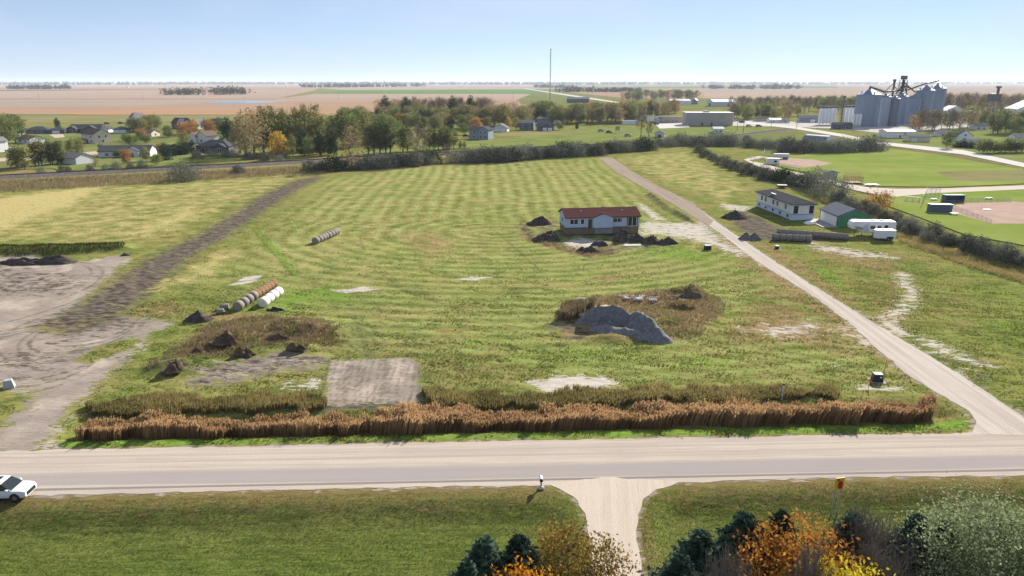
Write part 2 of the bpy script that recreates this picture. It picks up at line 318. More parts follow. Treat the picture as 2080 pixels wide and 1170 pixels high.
def ground_material():
    m, n, l, b = nmat('ground_cover'); b.inputs['Roughness'].default_value = .9; b.inputs['Specular IOR Level'].default_value = 0
    tcn = n.new('ShaderNodeTexCoord')
    def noise(scale, detail=4, st=(1,1,1), rot=0, rough=.55):
        mp = n.new('ShaderNodeMapping'); mp.inputs['Scale'].default_value = st; mp.inputs['Rotation'].default_value = (0,0,rot)
        z = n.new('ShaderNodeTexNoise'); z.inputs['Scale'].default_value = scale; z.inputs['Detail'].default_value = detail; z.inputs['Roughness'].default_value = rough
        l.new(tcn.outputs['Object'], mp.inputs[0]); l.new(mp.outputs[0], z.inputs[0]); return z.outputs[0]
    def mixc(f, a, c):
        x = n.new('ShaderNodeMix'); x.data_type = 'RGBA'
        for s_, v in ((0, f), (6, a), (7, c)):
            if isinstance(v, (tuple, list)): x.inputs[s_].default_value = (*v, 1)
            elif isinstance(v, (int, float)): x.inputs[s_].default_value = v
            else: l.new(v, x.inputs[s_])
        return x.outputs[2]
    def ramp(v, a, c, o0=0, o1=1):
        x = n.new('ShaderNodeMapRange'); x.inputs[1].default_value = a; x.inputs[2].default_value = c; x.inputs[3].default_value = o0; x.inputs[4].default_value = o1
        x.interpolation_type = 'SMOOTHSTEP'; l.new(v, x.inputs[0]); return x.outputs[0]
    def mth(op, a, c, d=None):
        x = n.new('ShaderNodeMath'); x.operation = op
        for i, v in enumerate([a, c, d]):
            if v is None: continue
            if isinstance(v, (int, float)): x.inputs[i].default_value = v
            else: l.new(v, x.inputs[i])
        return x.outputs[0]
    def att(nm):
        a = n.new('ShaderNodeAttribute'); a.attribute_name = nm; s_ = n.new('ShaderNodeSeparateColor'); l.new(a.outputs['Color'], s_.inputs[0])
        return [s_.outputs[0], s_.outputs[1], s_.outputs[2], a.outputs['Alpha']]
    A = att('ma'); B = att('mb'); C = att('mc')
    big = noise(.035, 3); mid = noise(.22, 5); fine = noise(2.2, 6, (.45,1.5,1), math.radians(-20), .65); grit = noise(9, 3, rough=.7); clump = noise(.9, 5, (.6,1.3,1), math.radians(-15), .65)
    def edge(mask, nz_, k=.9, w=.10):          # ragged threshold of a soft mask
        v = mth('ADD', mask, mth('MULTIPLY', mth('MULTIPLY', mth('SUBTRACT', nz_, .5), k), ramp(mask, .0, .22))); return ramp(v, .5-w, .5+w)
    rag_ = mth('ADD', mth('MULTIPLY', noise(.6, 6, (.7,1.2,1), 0, .7), .6), mth('MULTIPLY', fine, .4)); rag = ramp(rag_, .34, .66)
    g = mixc(ramp(fine, .3, .7), (.092,.108,.026), (.19,.205,.056))
    g = mixc(ramp(mid, .4, .68, 0, .75), g, (.235,.22,.07))
    g = mixc(ramp(big, .45, .65, 0, .35), g, (.13,.185,.04))
    streak = noise(.75, 6, (.30,1.7,1), math.radians(-14), .68); g = mixc(ramp(streak, .46, .68, 0, .6), g, (.075,.092,.022))
    g = mixc(ramp(noise(.05, 5, (1,1.5,1), .3, .6), .44, .6, 0, .7), g, mixc(ramp(fine, .3, .7), (.15,.125,.042), (.255,.21,.085))); g = mixc(ramp(noise(.13, 5, (1,1.6,1), .1, .65), .5, .64, 0, .65), g, (.065,.095,.02))
    # swaths
    g = mixc(mth('MULTIPLY', mth('MULTIPLY', C[0], C[1]), ramp(mid, .2, .6, .55, .95)), g, (.29,.32,.115))
    g = mixc(edge(A[2], mid, 1.1, .22), g, mixc(ramp(clump, .35, .65), (.165,.11,.052), (.25,.19,.09)))
    g = mixc(edge(B[0], mid, 1.2, .3), g, mixc(ramp(fine, .3, .7), (.26,.235,.085), (.43,.35,.16)))
    g = mixc(edge(B[1], mid, 1.2, .3), g, mixc(ramp(fine, .3, .7), (.08,.15,.022), (.17,.255,.04)))
    ln = mixc(ramp(noise(1.3, 7, (.22,1.6,1), math.radians(-1.5), .72), .36, .64), (.034,.05,.011), (.115,.14,.03)); ln = mixc(ramp(noise(5, 4, (.7,1.3,1), 0, .7), .42, .7, 0, .7), ln, (.045,.055,.015)); ln = mixc(ramp(mid, .45, .7, 0, .5), ln, (.15,.13,.045)); lt = n.new('ShaderNodeMix'); lt.data_type = 'RGBA'; lt.blend_type = 'MULTIPLY'; lt.inputs[0].default_value = 1; l.new(ln, lt.inputs[6]); l.new(ramp(noise(6.5, 7, (.45,1.7,1), 0, .75), .38, .62, .5, 1.45), lt.inputs[7]); ln = lt.outputs[2]
    g = mixc(mth('MULTIPLY', C[2], .8), g, ln); g = mixc(mth('MULTIPLY', C[2], edge(A[2], rag, .9, .3)), g, mixc(ramp(fine, .3, .7), (.075,.062,.022), (.19,.135,.06)))
    dt = mixc(ramp(mid, .3, .7), (.36,.30,.245), (.25,.205,.165)); dt = mixc(ramp(grit, .35, .7, 0, .5), dt, (.17,.14,.115)); dt = mixc(ramp(noise(.09, 5, (1,2.2,1), .2, .6), .42, .62, 0, .75), dt, (.215,.185,.165)); dt = mixc(ramp(noise(1.6, 4, (.25,2.2,1), .5, .6), .5, .68, 0, .6), dt, (.17,.145,.13)); dt = mixc(ramp(noise(.16, 4, (1.5,1,1)), .52, .68, 0, .6), dt, (.43,.36,.29))
    g = mixc(edge(A[0], rag, .95, .16), g, dt)
    md = mixc(ramp(noise(.9, 5, (.5,1.4,1), math.radians(-52), .68), .36, .66), (.05,.042,.037), (.16,.13,.10))
    g = mixc(edge(A[1], rag, .95, .22), g, md)
    g = mixc(edge(A[3], rag, 1.0, .2), g, mixc(ramp(grit, .3, .7), (.48,.44,.38), (.33,.29,.25)))
    g = mixc(edge(B[3], clump, .2, .08), g, mixc(mid, (.42,.29,.23), (.34,.235,.19)))
    g = mixc(mth('MULTIPLY', edge(B[2], rag, .8, .3), .6), g, (.075,.07,.04))
    l.new(g, b.inputs['Base Color'])
    h = mth('ADD', mth('MULTIPLY', fine, .6), mth('MULTIPLY', grit, .25))
    bp = n.new('ShaderNodeBump'); bp.inputs['Strength'].default_value = .55; bp.inputs['Distance'].default_value = .22; l.new(h, bp.inputs['Height']); l.new(bp.outputs[0], b.inputs['Normal'])
    return m
GM = ground_material()
ground = tag(link('ground', gme, GM), kind='structure')
# ------------------------------------------------------------------ road sheets with ragged edges
def sheet_skirt(me, d=.3):
    bm = bmesh.new(); bm.from_mesh(me); be = [e for e in bm.edges if e.is_boundary]
    r = bmesh.ops.extrude_edge_only(bm, edges=be)
    for v in r['geom']:
        if isinstance(v, bmesh.types.BMVert): v.co.z -= d
    bm.to_mesh(me); bm.free()
def sheet(name, px, m, z=.05, jit=.25, step=.8, world=None, frame=None, parent=None):
    pts = world if world is not None else PA(px)
    o = []
    for i in range(len(pts)):
        a = np.array(pts[i]); c = np.array(pts[(i+1) % len(pts)]); L = np.hypot(*(c-a)); k = max(1, int(L/step)) if step else 1
        for j in range(k):
            p = a+(c-a)*j/k
            if jit: p = p+jit*np.array([fbm(p[0:1]*.9, p[1:2]*.9, 3)[0]-.5, fbm(p[0:1]*.9+50, p[1:2]*.9, 3)[0]-.5])*2
            o.append(p)
    rz = 0; org = np.zeros(2)
    if frame: org = np.array(P(*frame[0])[:2]); e = np.array(P(*frame[1])[:2])-org; rz = math.atan2(e[1], e[0])
    cs, sn = math.cos(-rz), math.sin(-rz)
    bm = bmesh.new()
    for p in o:
        q = p-org; bm.verts.new((q[0]*cs-q[1]*sn, q[0]*sn+q[1]*cs, 0))
    f = bm.faces.new(bm.verts); bm.normal_update()
    if f.normal.z < 0: bmesh.ops.reverse_faces(bm, faces=[f])
    bmesh.ops.triangulate(bm, faces=bm.faces[:])
    me = bpy.data.meshes.new(name); bm.to_mesh(me); bm.free()
    sheet_skirt(me)
    ob = link(name, me, m, parent); ob.location = (org[0], org[1], z); ob.rotation_euler = (0, 0, rz)
    return tag(ob, kind='structure')
def gravel_mat(name, c1, c2, c3, streak=(.03, 1.2, 1), bands=None):
    m, n, l, b = nmat(name); b.inputs['Roughness'].default_value = 1; b.inputs['Specular IOR Level'].default_value = 0
    t = n.new('ShaderNodeTexCoord')
    def nz_(sc, st, d=4):
        mp = n.new('ShaderNodeMapping'); mp.inputs['Scale'].default_value = st; z = n.new('ShaderNodeTexNoise'); z.inputs['Scale'].default_value = sc; z.inputs['Detail'].default_value = d
        l.new(t.outputs['Object'], mp.inputs[0]); l.new(mp.outputs[0], z.inputs[0]); return z.outputs[0]
    def mixc(f, a, c):
        x = n.new('ShaderNodeMix'); x.data_type = 'RGBA'; l.new(f, x.inputs[0])
        for s_, v in ((6, a), (7, c)):
            if isinstance(v, tuple): x.inputs[s_].default_value = (*v, 1)
            else: l.new(v, x.inputs[s_])
        return x.outputs[2]
    def ramp(v, a, c, o0=0, o1=1):
        x = n.new('ShaderNodeMapRange'); x.interpolation_type = 'SMOOTHSTEP'
        for i, q in enumerate((a, c, o0, o1)): x.inputs[i+1].default_value = q
        l.new(v, x.inputs[0]); return x.outputs[0]
    s1 = nz_(1, streak); s2 = nz_(3.2, (streak[0]*2, streak[1]*1.6, 1)); gr = nz_(7, (1,1,1), 6); pa = nz_(.15, (1,1,1))
    c = mixc(ramp(s1, .38, .62), c1, c2); c = mixc(ramp(s2, .5, .75, 0, .6), c, c3); c = mixc(ramp(gr, .45, .8, 0, .45), c, tuple(v*.55 for v in c3)); c = mixc(ramp(pa, .4, .7, 0, .3), c, c1)
    if bands:
        sp = n.new('ShaderNodeSeparateXYZ'); l.new(t.outputs['Object'], sp.inputs[0])
        for y0, w, cc, k in bands:
            x = n.new('ShaderNodeMath'); x.operation = 'ADD'; x.inputs[1].default_value = -y0; l.new(sp.outputs[1], x.inputs[0])
            wob = n.new('ShaderNodeMath'); wob.operation = 'MULTIPLY_ADD'; wob.inputs[1].default_value = w*1.2; l.new(s1, wob.inputs[0]); l.new(x.outputs[0], wob.inputs[2])
            a = n.new('ShaderNodeMath'); a.operation = 'ABSOLUTE'; l.new(wob.outputs[0], a.inputs[0])
            c = mixc(ramp(a.outputs[0], w*.6, w*1.2, k, 0), c, cc)
    l.new(c, b.inputs['Base Color'])
    bp = n.new('ShaderNodeBump'); bp.inputs['Strength'].default_value = .35; bp.inputs['Distance'].default_value = .06; l.new(gr, bp.inputs['Height']); l.new(bp.outputs[0], b.inputs['Normal'])
    return m
ROADM = gravel_mat('gravel_road', (.42,.36,.295), (.35,.30,.255), (.25,.215,.19), bands=[(-.3,1.3,(.25,.225,.215),.8),(2.0,.22,(.27,.24,.22),.5),(3.2,.2,(.28,.245,.22),.5),(-2.55,.2,(.15,.135,.13),.85)])
TRACKM = gravel_mat('gravel_track', (.44,.39,.335), (.36,.315,.27), (.29,.25,.215))
DRIVEM = gravel_mat('gravel_drive', (.46,.39,.32), (.42,.355,.29), (.31,.26,.21))
sheet('gravel_road', ROAD, ROADM, .022, .3, .7, frame=((0,965),(2080,925)))
sheet('driveway', DRIVE, DRIVEM, .028, .3, .6, frame=((1240,1000),(1250,1170)))
sheet('dirt_track', [(1216,320),(1252,350),(1306,380),(1371,417),(1440,460),(1449,449),(1407,412),(1340,380),(1283,348),(1242,320)], gravel_mat('dirt_track', (.29,.235,.185), (.24,.195,.155), (.17,.14,.115)), .045, .5, .9, frame=((1445,455),(1230,322)))
sheet('farm_track', TRACK, TRACKM, .034, .35, .8, frame=((1880,790),(1460,470)))
# ------------------------------------------------------------------ tree kit
def leaf_quads(C, size, rng, flat=.0, aspect=.6):
    """quads of random orientation at points C"""
    n = len(C); a = rng.normal(size=(n,3)); a[:,2] *= (1-flat); a /= np.linalg.norm(a, axis=1)[:,None]+1e-9
    b = np.cross(a, rng.normal(size=(n,3))); b /= np.linalg.norm(b, axis=1)[:,None]+1e-9
    s = size*(.6+.8*rng.random((n,1))); a = a*s; b = b*s*aspect
    V = np.stack([C-a, C-b*.9, C+a, C+b*.9], 1).reshape(-1,3)
    return V, np.arange(4*n).reshape(-1,4)
PROF = {
 'round':  lambda t: np.sqrt(np.clip(1-(2*t-1)**2, 0, 1))**.8,
 'poplar': lambda t: np.clip(1-(2*t-.9)**2, .05, 1)**.6*(1-.35*t),
 'column': lambda t: (.75+.25*np.sin(t*3))*np.clip((1-t)*5, 0, 1)**.5,
 'vase':   lambda t: np.clip(.45+.75*t, 0, 1)*np.clip((1.03-t)*3.2, 0, 1)**.6,
 'dome':   lambda t: np.clip(1-t**2.2, 0, 1)**.5,
}
def tube(pts, r0, r1, n=5):
    V = []; F = []
    m = len(pts)
    for k, p in enumerate(pts):
        r = r0+(r1-r0)*k/(m-1); d = (Vector(pts[min(k+1,m-1)])-Vector(pts[max(k-1,0)])).normalized()
        u = d.orthogonal().normalized(); w = d.cross(u)
        for i in range(n):
            t = 2*math.pi*i/n; V.append(Vector(p)+(u*math.cos(t)+w*math.sin(t))*r)
    for k in range(m-1):
        for i in range(n): j = (i+1) % n; F.append((k*n+i, k*n+j, (k+1)*n+j, (k+1)*n+i))
    return V, F
def skeleton(H, R, cb, seed, shape, limbs=9, tr=None, twigs=0, lean=0.0, ends=None):
    """trunk with limbs; returns MB"""
    rnd = random.Random(seed); mb = MB(); tr = tr or H*.018
    top = H*.86; pts = [(rnd.uniform(-1,1)*R*.06*k+lean*H*(k/5)**2, rnd.uniform(-1,1)*R*.06*k, top*k/5) for k in range(6)]
    mb.add(*tube(pts, tr*1.25, tr*.18, 6))
    for i in range(limbs):
        t0 = cb*.75+(.80-cb*.75)*(i+.5)/limbs; z0 = H*t0; f = min(4.99, z0/top*5); k = int(f)
        b = Vector(pts[k]).lerp(Vector(pts[k+1]), f-k); az = i*2.4+rnd.uniform(-.5,.5)
        tt = min(.97, (t0-cb)/(1-cb)+.28); tt = max(tt, .1); rr = R*float(PROF[shape](np.array([tt]))[0])*rnd.uniform(.6,.95)
        e = Vector((math.cos(az)*rr+lean*H*tt, math.sin(az)*rr, H*(cb+(1-cb)*tt)))
        mdl = b.lerp(e, .5)+Vector((math.cos(az)*rr*.12, math.sin(az)*rr*.12, -H*.01))
        r = tr*(.55-.3*i/limbs)
        mb.add(*tube([b, mdl, e], r, r*.25, 4))
        if ends is not None: ends.append(np.array(e))
        for j in range(twigs):
            s = b.lerp(e, rnd.uniform(.3,1)); q = s+Vector((rnd.uniform(-1,1), rnd.uniform(-1,1), rnd.uniform(.3,1.2)))*H*.11
            mb.add(*tube([s, q], r*.35, r*.1, 3))
            for jj in range(3):
                s2 = s.lerp(q, rnd.uniform(.3,1)); q2 = s2+Vector((rnd.uniform(-1,1), rnd.uniform(-1,1), rnd.uniform(.2,1)))*H*.06
                mb.add(*tube([s2, q2], r*.2, r*.08, 3))
    return mb
def tree_proto(name, H, R, cb, shape, nclu, per, leaf, seed, lean=0., clu=.16, ragged=.25, limbs=9, fill=.35):
    rng = np.random.default_rng(seed)
    t = rng.random(nclu*3); w = PROF[shape](t); keep = rng.random(len(t)) < (w*.85+.15); t = t[keep][:nclu]; n = len(t)
    az = rng.random(n)*2*np.pi; lob = 1+ragged*np.sin(az*3+seed)*np.sin(t*7+seed)+ragged*(rng.random(n)-.5)
    rad = PROF[shape](t)*R*lob*(fill+(1-fill)*np.sqrt(rng.random(n)))
    z = H*(cb+(1-cb)*t*(.94+.08*rng.random(n)))
    C = np.stack([np.cos(az)*rad+lean*H*t*t, np.sin(az)*rad, z], 1)
    ends = []; sk = skeleton(H, R, cb, seed, shape, limbs, lean=lean, ends=ends)
    cr = clu*R*(1+.6*rng.random(n))
    L = np.repeat(C, per, 0)+np.clip(rng.normal(size=(n*per,3)),-1.9,1.9)*np.repeat(cr, per)[:,None]*np.array([1,1,.75])
    ok = L[:,2] > H*cb*.6; L = L[ok]
    V, F = leaf_quads(L, leaf, rng)
    ct = np.repeat(rng.random(n), per)[ok]; tint = np.repeat(np.clip(ct*.7+rng.random(len(L))*.45-.08, 0, 1), 4)
    return sk.mesh(name+'_trunk'), np_mesh(name+'_crown', V, F, tint)
def bare_proto(name, H, R, seed, limbs=16, twigs=9, leafy=0, leaf=.3):
    ends = []; sk = skeleton(H, R, .22, seed, 'vase', limbs, H*.016, 0, ends=ends)
    rng = np.random.default_rng(seed); tw = MB(); rnd = random.Random(seed)
    for e in ends:
        e = Vector(e)
        for j in range(twigs):
            s = e+Vector((rnd.gauss(0,1), rnd.gauss(0,1), rnd.gauss(0,.8)))*R*.13; b = Vector((0,0,H*.5)).lerp(s, rnd.uniform(.5,.8)); q = s+Vector((rnd.uniform(-.6,.6), rnd.uniform(-.6,.6), rnd.uniform(.4,1)))*H*.09
            tw.add(*tube([b, s, q], H*.0035, H*.0012, 3))
            for k in range(3):
                a = b.lerp(s, rnd.uniform(.4,1)); c_ = a+Vector((rnd.uniform(-1,1), rnd.uniform(-1,1), rnd.uniform(.2,1)))*H*.06; tw.add(*tube([a, c_], H*.002, H*.001, 3))
    me = tw.mesh(name+'_twigs')
    if leafy:
        C = np.repeat(np.array(ends), leafy, 0)+rng.normal(size=(len(ends)*leafy,3))*R*.2
        V, F = leaf_quads(C, leaf, rng); return sk.mesh(name+'_trunk'), me, np_mesh(name+'_leaf', V, F, np.repeat(rng.random(len(C)), 4))
    return sk.mesh(name+'_trunk'), me, None
def spruce_proto(name, H, R, seed, levels=26, per=15, q=9, leaf=.14):
    rng = np.random.default_rng(seed); C = []; ti = []; tw = MB()
    tw.add(*tube([(0,0,0),(0,0,H*.55),(0,0,H*.985)], H*.022, .02, 7))
    for k in range(levels):
        t = (k+.3)/levels; rr = R*(1-t)**.85*(.8+.35*rng.random())+.10; z = H*(.06+.93*t)
        n = max(5, int(per*(1-t*.55)))
        for i in range(n):
            az = 2*np.pi*(i+rng.random()*.8)/n+k*1.3; L = rr*(.75+.4*rng.random())
            s = np.linspace(.12, 1, q); br = np.stack([np.cos(az)*L*s, np.sin(az)*L*s, z-.22*L*s+.16*L*s*s], 1)
            side = np.array([-np.sin(az), np.cos(az), 0])
            m = 3
            pts = np.repeat(br, m, 0)+np.repeat((1-s)*.30*L+.05, m)[:,None]*(rng.random((q*m,1))*2-1)*side+rng.normal(size=(q*m,3))*.045
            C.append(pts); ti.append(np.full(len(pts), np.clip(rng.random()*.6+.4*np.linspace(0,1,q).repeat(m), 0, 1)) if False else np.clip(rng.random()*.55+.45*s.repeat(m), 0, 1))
            tw.add(*tube([(0,0,z), tuple(br[-1])], .03, .008, 3))
    C = np.concatenate(C); ti = np.concatenate(ti)
    V, F = leaf_quads(C, leaf, rng, .3, .45)
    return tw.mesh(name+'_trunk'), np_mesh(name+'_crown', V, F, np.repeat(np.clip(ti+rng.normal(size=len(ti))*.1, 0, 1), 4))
BARK = mat('bark', (.13,.105,.085), .9, var=.3, scale=4); BARKP = mat('bark_pale', (.24,.215,.19), .9, var=.3, scale=4)
LM = {
 'green':  leafmat('leaf_green', (.068,.095,.03), (.195,.215,.07), .45),
 'dark':   leafmat('leaf_dark', (0.023,0.046,0.017), (0.065,0.096,0.032), .25),
 'olive':  leafmat('leaf_olive', (.105,.12,.04), (.29,.265,.095), .45),
 'gold':   leafmat('leaf_gold', (0.290,0.217,0.043), (0.609,0.392,0.058), .4),
 'orange': leafmat('leaf_orange', (.20,.10,.04), (.42,.22,.075), .4),
 'silver': leafmat('leaf_silver', (0.087,0.099,0.070), (0.246,0.254,0.196), .2),
 'tan':    leafmat('leaf_tan', (0.174,0.138,0.072), (0.377,0.275,0.145), .3),
 'greybush': leafmat('leaf_greybush', (.065,.07,.05), (.20,.195,.145), .2),
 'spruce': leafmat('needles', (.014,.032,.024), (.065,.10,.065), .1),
 'twig':   mat('twigs', (.17,.145,.12), .9, var=.25, scale=3),
}
FAR = {}
def farp(kind, variant):
    key = (kind, variant)
    if key in FAR: return FAR[key]
    s = 100+variant*17+sum(map(ord, kind)) % 50
    spec = {   # H, R, crown base, shape, clusters, per, leaf, lean, material
     'poplar': (20,4.2,.14,'poplar',100,28,.34,.02,'olive'), 'green': (14,5.0,.16,'round',100,28,.36,0,'green'), 'dark': (15,3.6,.05,'poplar',100,26,.34,0,'dark'),
     'olivetree': (13,4.5,.18,'round',95,28,.34,.02,'olive'), 'orange': (10,4.0,.15,'round',80,18,.40,0,'orange'), 'gold': (9,2.6,.08,'poplar',75,18,.34,0,'gold'),
     'tan': (18,5.0,.12,'vase',85,14,.38,0,'tan'), 'young': (9,1.9,.14,'poplar',55,14,.30,.06,'olive'), 'youngdark': (14,2.7,.16,'poplar',75,16,.36,.03,'green'),
     'bush': (4.6,3.3,.0,'dome',80,20,.27,.02,'greybush'), 'silverbush': (6,5.5,.0,'dome',110,22,.27,.02,'silver'), 'darkbush': (3.5,2.6,.0,'dome',70,18,.26,0,'dark'), 'rustbush': (4.5,2.8,.06,'vase',70,14,.24,0,'orange'),
     'sprucefar': (8,2.0,.03,'column',80,18,.30,0,'spruce'), 'lawntree': (5.5,2.4,.2,'round',60,16,.28,0,'green')}
    if kind == 'bare':
        t, c, lf = bare_proto('bare%d' % variant, 16, 5.5, s, 18, 12, 26, .26); FAR[key] = (t, c, lf, BARKP, LM['twig'], LM['tan'], 16); return FAR[key]
    H, R, cb, sh, nc, per, leaf, lean, mt = spec[kind]
    t, c = tree_proto(kind+str(variant), H, R, cb, sh, nc, per, leaf, s, lean, .17 if R > 3 else .22)
    FAR[key] = (t, c, None, BARK, LM[mt], None, H); return FAR[key]
NAMES = {'poplar':'poplar_tree','green':'leafy_tree','dark':'evergreen_tree','olivetree':'leafy_tree','orange':'autumn_tree','gold':'autumn_tree','tan':'autumn_tree','young':'young_tree','youngdark':'poplar_tree',
         'bush':'bush','silverbush':'bush','darkbush':'bush','rustbush':'bush','sprucefar':'spruce_tree','lawntree':'lawn_tree','bare':'bare_tree'}
def plant(px, py, h, kind, label, group=None, wide=1.0, rnd=random):
    t, c, lf, mb_, ml, ml2, H = farp(kind, rnd.randrange(3))
    k = h/H; p = G(px, py, -.05)
    bushy = 'bush' in NAMES[kind]
    o = empty(NAMES[kind], p, rnd.uniform(0, 6.28) if not kind in ('poplar','young','youngdark') else rnd.uniform(-.7,.7), label, 'bush' if bushy else 'tree', group)
    o.scale = (k*wide*rnd.uniform(.88,1.12), k*wide*rnd.uniform(.88,1.12), k)
    link('stems' if bushy else 'trunk', t, mb_, o); cr = link('crown', c, ml, o)
    if lf: link('leaves', lf, ml2, cr)
    return o
def row(pts, n, h, kinds, phrase, group, jx=2.0, jy=1.5, wide=1.0, seed=1):
    """n plants along a polyline of pixels; h = (lo, hi) metres; label = phrase + ordinal from the left"""
    rnd = random.Random(seed); w = [P(*p) for p in pts]; L = [0]
    for a, b in zip(w, w[1:]): L.append(L[-1]+(b-a).length)
    sp = []
    for i in range(n):
        # even in photo x, so that the row is as dense as in the picture
        t = (i+.5)/n; px = pts[0][0]+(pts[-1][0]-pts[0][0])*t
        for (x0, y0), (x1, y1) in zip(pts, pts[1:]):
            if min(x0,x1) <= px <= max(x0,x1) or (x1, y1) == pts[-1]: py = y0+(y1-y0)*(px-x0)/(x1-x0); break
        sp.append((px+rnd.gauss(0, jx), py+rnd.uniform(-jy, jy)))
    sp.sort()
    for i, (px, py) in enumerate(sp):
        plant(px, py, rnd.uniform(*h), rnd.choice(kinds), f"{phrase}, {ordn(i+1)} from the left", group, wide, rnd)
# ------------------------------------------------------------------ far plain, fields, roads, railway
def fieldmat(name, c1, c2, st=(.004,.03,1), rz=0.0):
    m, n, l, b = nmat(name); b.inputs['Roughness'].default_value = 1; b.inputs['Specular IOR Level'].default_value = 0
    t = n.new('ShaderNodeTexCoord'); mp = n.new('ShaderNodeMapping'); mp.inputs['Scale'].default_value = st; mp.inputs['Rotation'].default_value = (0,0,rz)
    z = n.new('ShaderNodeTexNoise'); z.inputs['Scale'].default_value = 1; z.inputs['Detail'].default_value = 6
    r = n.new('ShaderNodeMapRange'); r.inputs[1].default_value = .35; r.inputs[2].default_value = .65
    z2 = n.new('ShaderNodeTexNoise'); z2.inputs['Scale'].default_value = .12; z2.inputs['Detail'].default_value = 4; l.new(t.outputs['Object'], z2.inputs[0])
    x = n.new('ShaderNodeMix'); x.data_type = 'RGBA'; x.inputs[6].default_value = (*c1,1); x.inputs[7].default_value = (*c2,1)
    x2 = n.new('ShaderNodeMix'); x2.data_type = 'RGBA'; x2.blend_type = 'MULTIPLY'; x2.inputs[7].default_value = (.72,.72,.70,1)
    l.new(t.outputs['Object'], mp.inputs[0]); l.new(mp.outputs[0], z.inputs[0]); l.new(z.outputs[0], r.inputs[0]); l.new(r.outputs[0], x.inputs[0])
    l.new(x.outputs[2], x2.inputs[6]); l.new(z2.outputs[0], x2.inputs[0]); l.new(x2.outputs[2], b.inputs['Base Color']); return m
F_TAN = fieldmat('stubble_tan', (.36,.235,.155), (.30,.205,.145)); F_PINK = fieldmat('stubble_pink', (.38,.285,.215), (.31,.235,.185)); F_GREY = fieldmat('stubble_grey', (.27,.225,.185), (.33,.27,.21))
F_OR = fieldmat('stubble_orange', (.40,.235,.135), (.34,.20,.12)); F_GRN = fieldmat('winter_crop', (.10,.19,.055), (.13,.20,.07)); F_DK = fieldmat('ploughed', (.10,.085,.075), (.15,.12,.10)); F_DRY = fieldmat('dry_grass', (.25,.215,.105), (.17,.17,.07), (.02,.06,1))
F_LAWN = fieldmat('lawn', (.135,.175,.045), (.205,.215,.075), (.05,.09,1)); F_BRN = fieldmat('brown_grass', (.20,.15,.08), (.13,.12,.05), (.04,.1,1)); F_OLV = fieldmat('grass_far', (.13,.155,.05), (.18,.18,.07), (.01,.03,1))
fz = [.06]
def fld(pts, m, name='crop_field'):
    fz[0] += .005; return sheet(name, pts, m, fz[0], 0, 0)
fld([(-900,168.6),(3000,168.6),(3000,178),(-900,178)], F_GREY)
fld([(-900,172),(700,171.5),(1100,172),(1100,176),(-900,178)], F_PINK); fld([(1100,171),(1700,170.4),(1700,173),(1100,174)], F_OLV); fld([(1700,170.5),(3000,170),(3000,175),(1700,174.5)], F_TAN)
fld([(-900,178),(650,177.8),(640,183),(-900,187)], F_TAN); fld([(-900,187),(640,183),(560,201),(-900,201)], F_PINK); fld([(-900,185.8),(60,182.8),(420,180.8),(60,184.6),(-900,189.5)], F_DK); fld([(-900,201.6),(1130,201.2),(1130,218),(-900,218)], F_PINK)
fld([(-900,207),(420,205),(640,209),(300,215),(-900,219)], F_GREY); fld([(-900,219),(260,215),(560,206),(1130,202),(1130,228),(700,234),(160,232),(-900,232)], F_TAN); fld([(110,228),(300,223),(700,226),(820,228),(640,233),(160,233)], F_OR)
fld([(-900,232.5),(700,233),(700,236),(-900,236)], F_OLV, 'grass_strip'); fld([(-900,236),(500,235),(500,247),(-900,254)], F_DRY, 'dry_field')
fld([(640,190.4),(700,183.5),(1132,180.5),(1180,190.5)], F_GRN); fld([(640,178),(1300,177.5),(1290,180),(700,183)], F_PINK); fld([(560,201),(640,190.6),(1200,190.8),(1210,201)], F_PINK)
fld([(1100,176.5),(1440,174.5),(1700,175),(1700,178.5),(1300,180),(1130,180)], F_OLV); fld([(1290,180),(3000,176),(3000,184),(1420,187)], F_GREY); fld([(1140,187),(1440,186.5),(1430,200),(1270,199.5)], F_TAN); fld([(1430,187.3),(1750,185),(3000,184),(3000,188),(1760,199),(1430,200)], F_PINK)
fld([(1080,190.5),(1130,181),(1150,187),(1275,200),(1800,199),(1800,215),(1400,222),(1060,212),(1050,203)], F_OLV, 'grass_field'); fld([(700,232),(1100,228),(1100,262),(700,262)], F_OLV, 'grass_field')
fld([(-900,201),(-200,200.9),(560,200.9),(560,201.8),(-900,201.9)], F_DK, 'field_edge'); fld([(300,198),(660,201.0),(610,202.6),(420,202.8)], F_DK, 'field_edge') if False else None
fld([(930,283),(1000,286),(1180,262),(1330,258),(1560,262),(1570,270),(1420,283),(1250,295),(1020,305),(930,302),(860,305),(860,290)], F_LAWN, 'lawn')
fld([(1000,273),(1090,268),(1190,266),(1190,269),(1060,278),(1010,279)], F_DRY, 'dirt_drive')
fld([(735,305),(940,293),(940,303),(740,314)], F_LAWN, 'lawn'); fld([(700,318),(880,309),(930,306),(930,309),(700,321)], F_DRY, 'dry_verge')
fld([(-400,252),(140,258),(470,252),(500,262),(480,318),(300,332),(180,342),(-400,352)], F_OLV, 'estate_ground')
for q in [[(130,262),(168,262),(168,276),(128,276)],[(140,300),(225,300),(300,292),(420,288),(420,296),(300,303),(140,313)],[(100,338),(250,330),(330,328),(470,316),(480,322),(330,338),(120,348)],[(215,335),(320,318),(400,315),(380,325),(250,340)]]: fld(q, F_LAWN, 'lawn')
CONC = gravel_mat('pale_concrete', (.52,.49,.45), (.46,.43,.40), (.38,.36,.34)); DIRTR = gravel_mat('dirt_street', (.42,.345,.27), (.38,.31,.245), (.28,.23,.18))
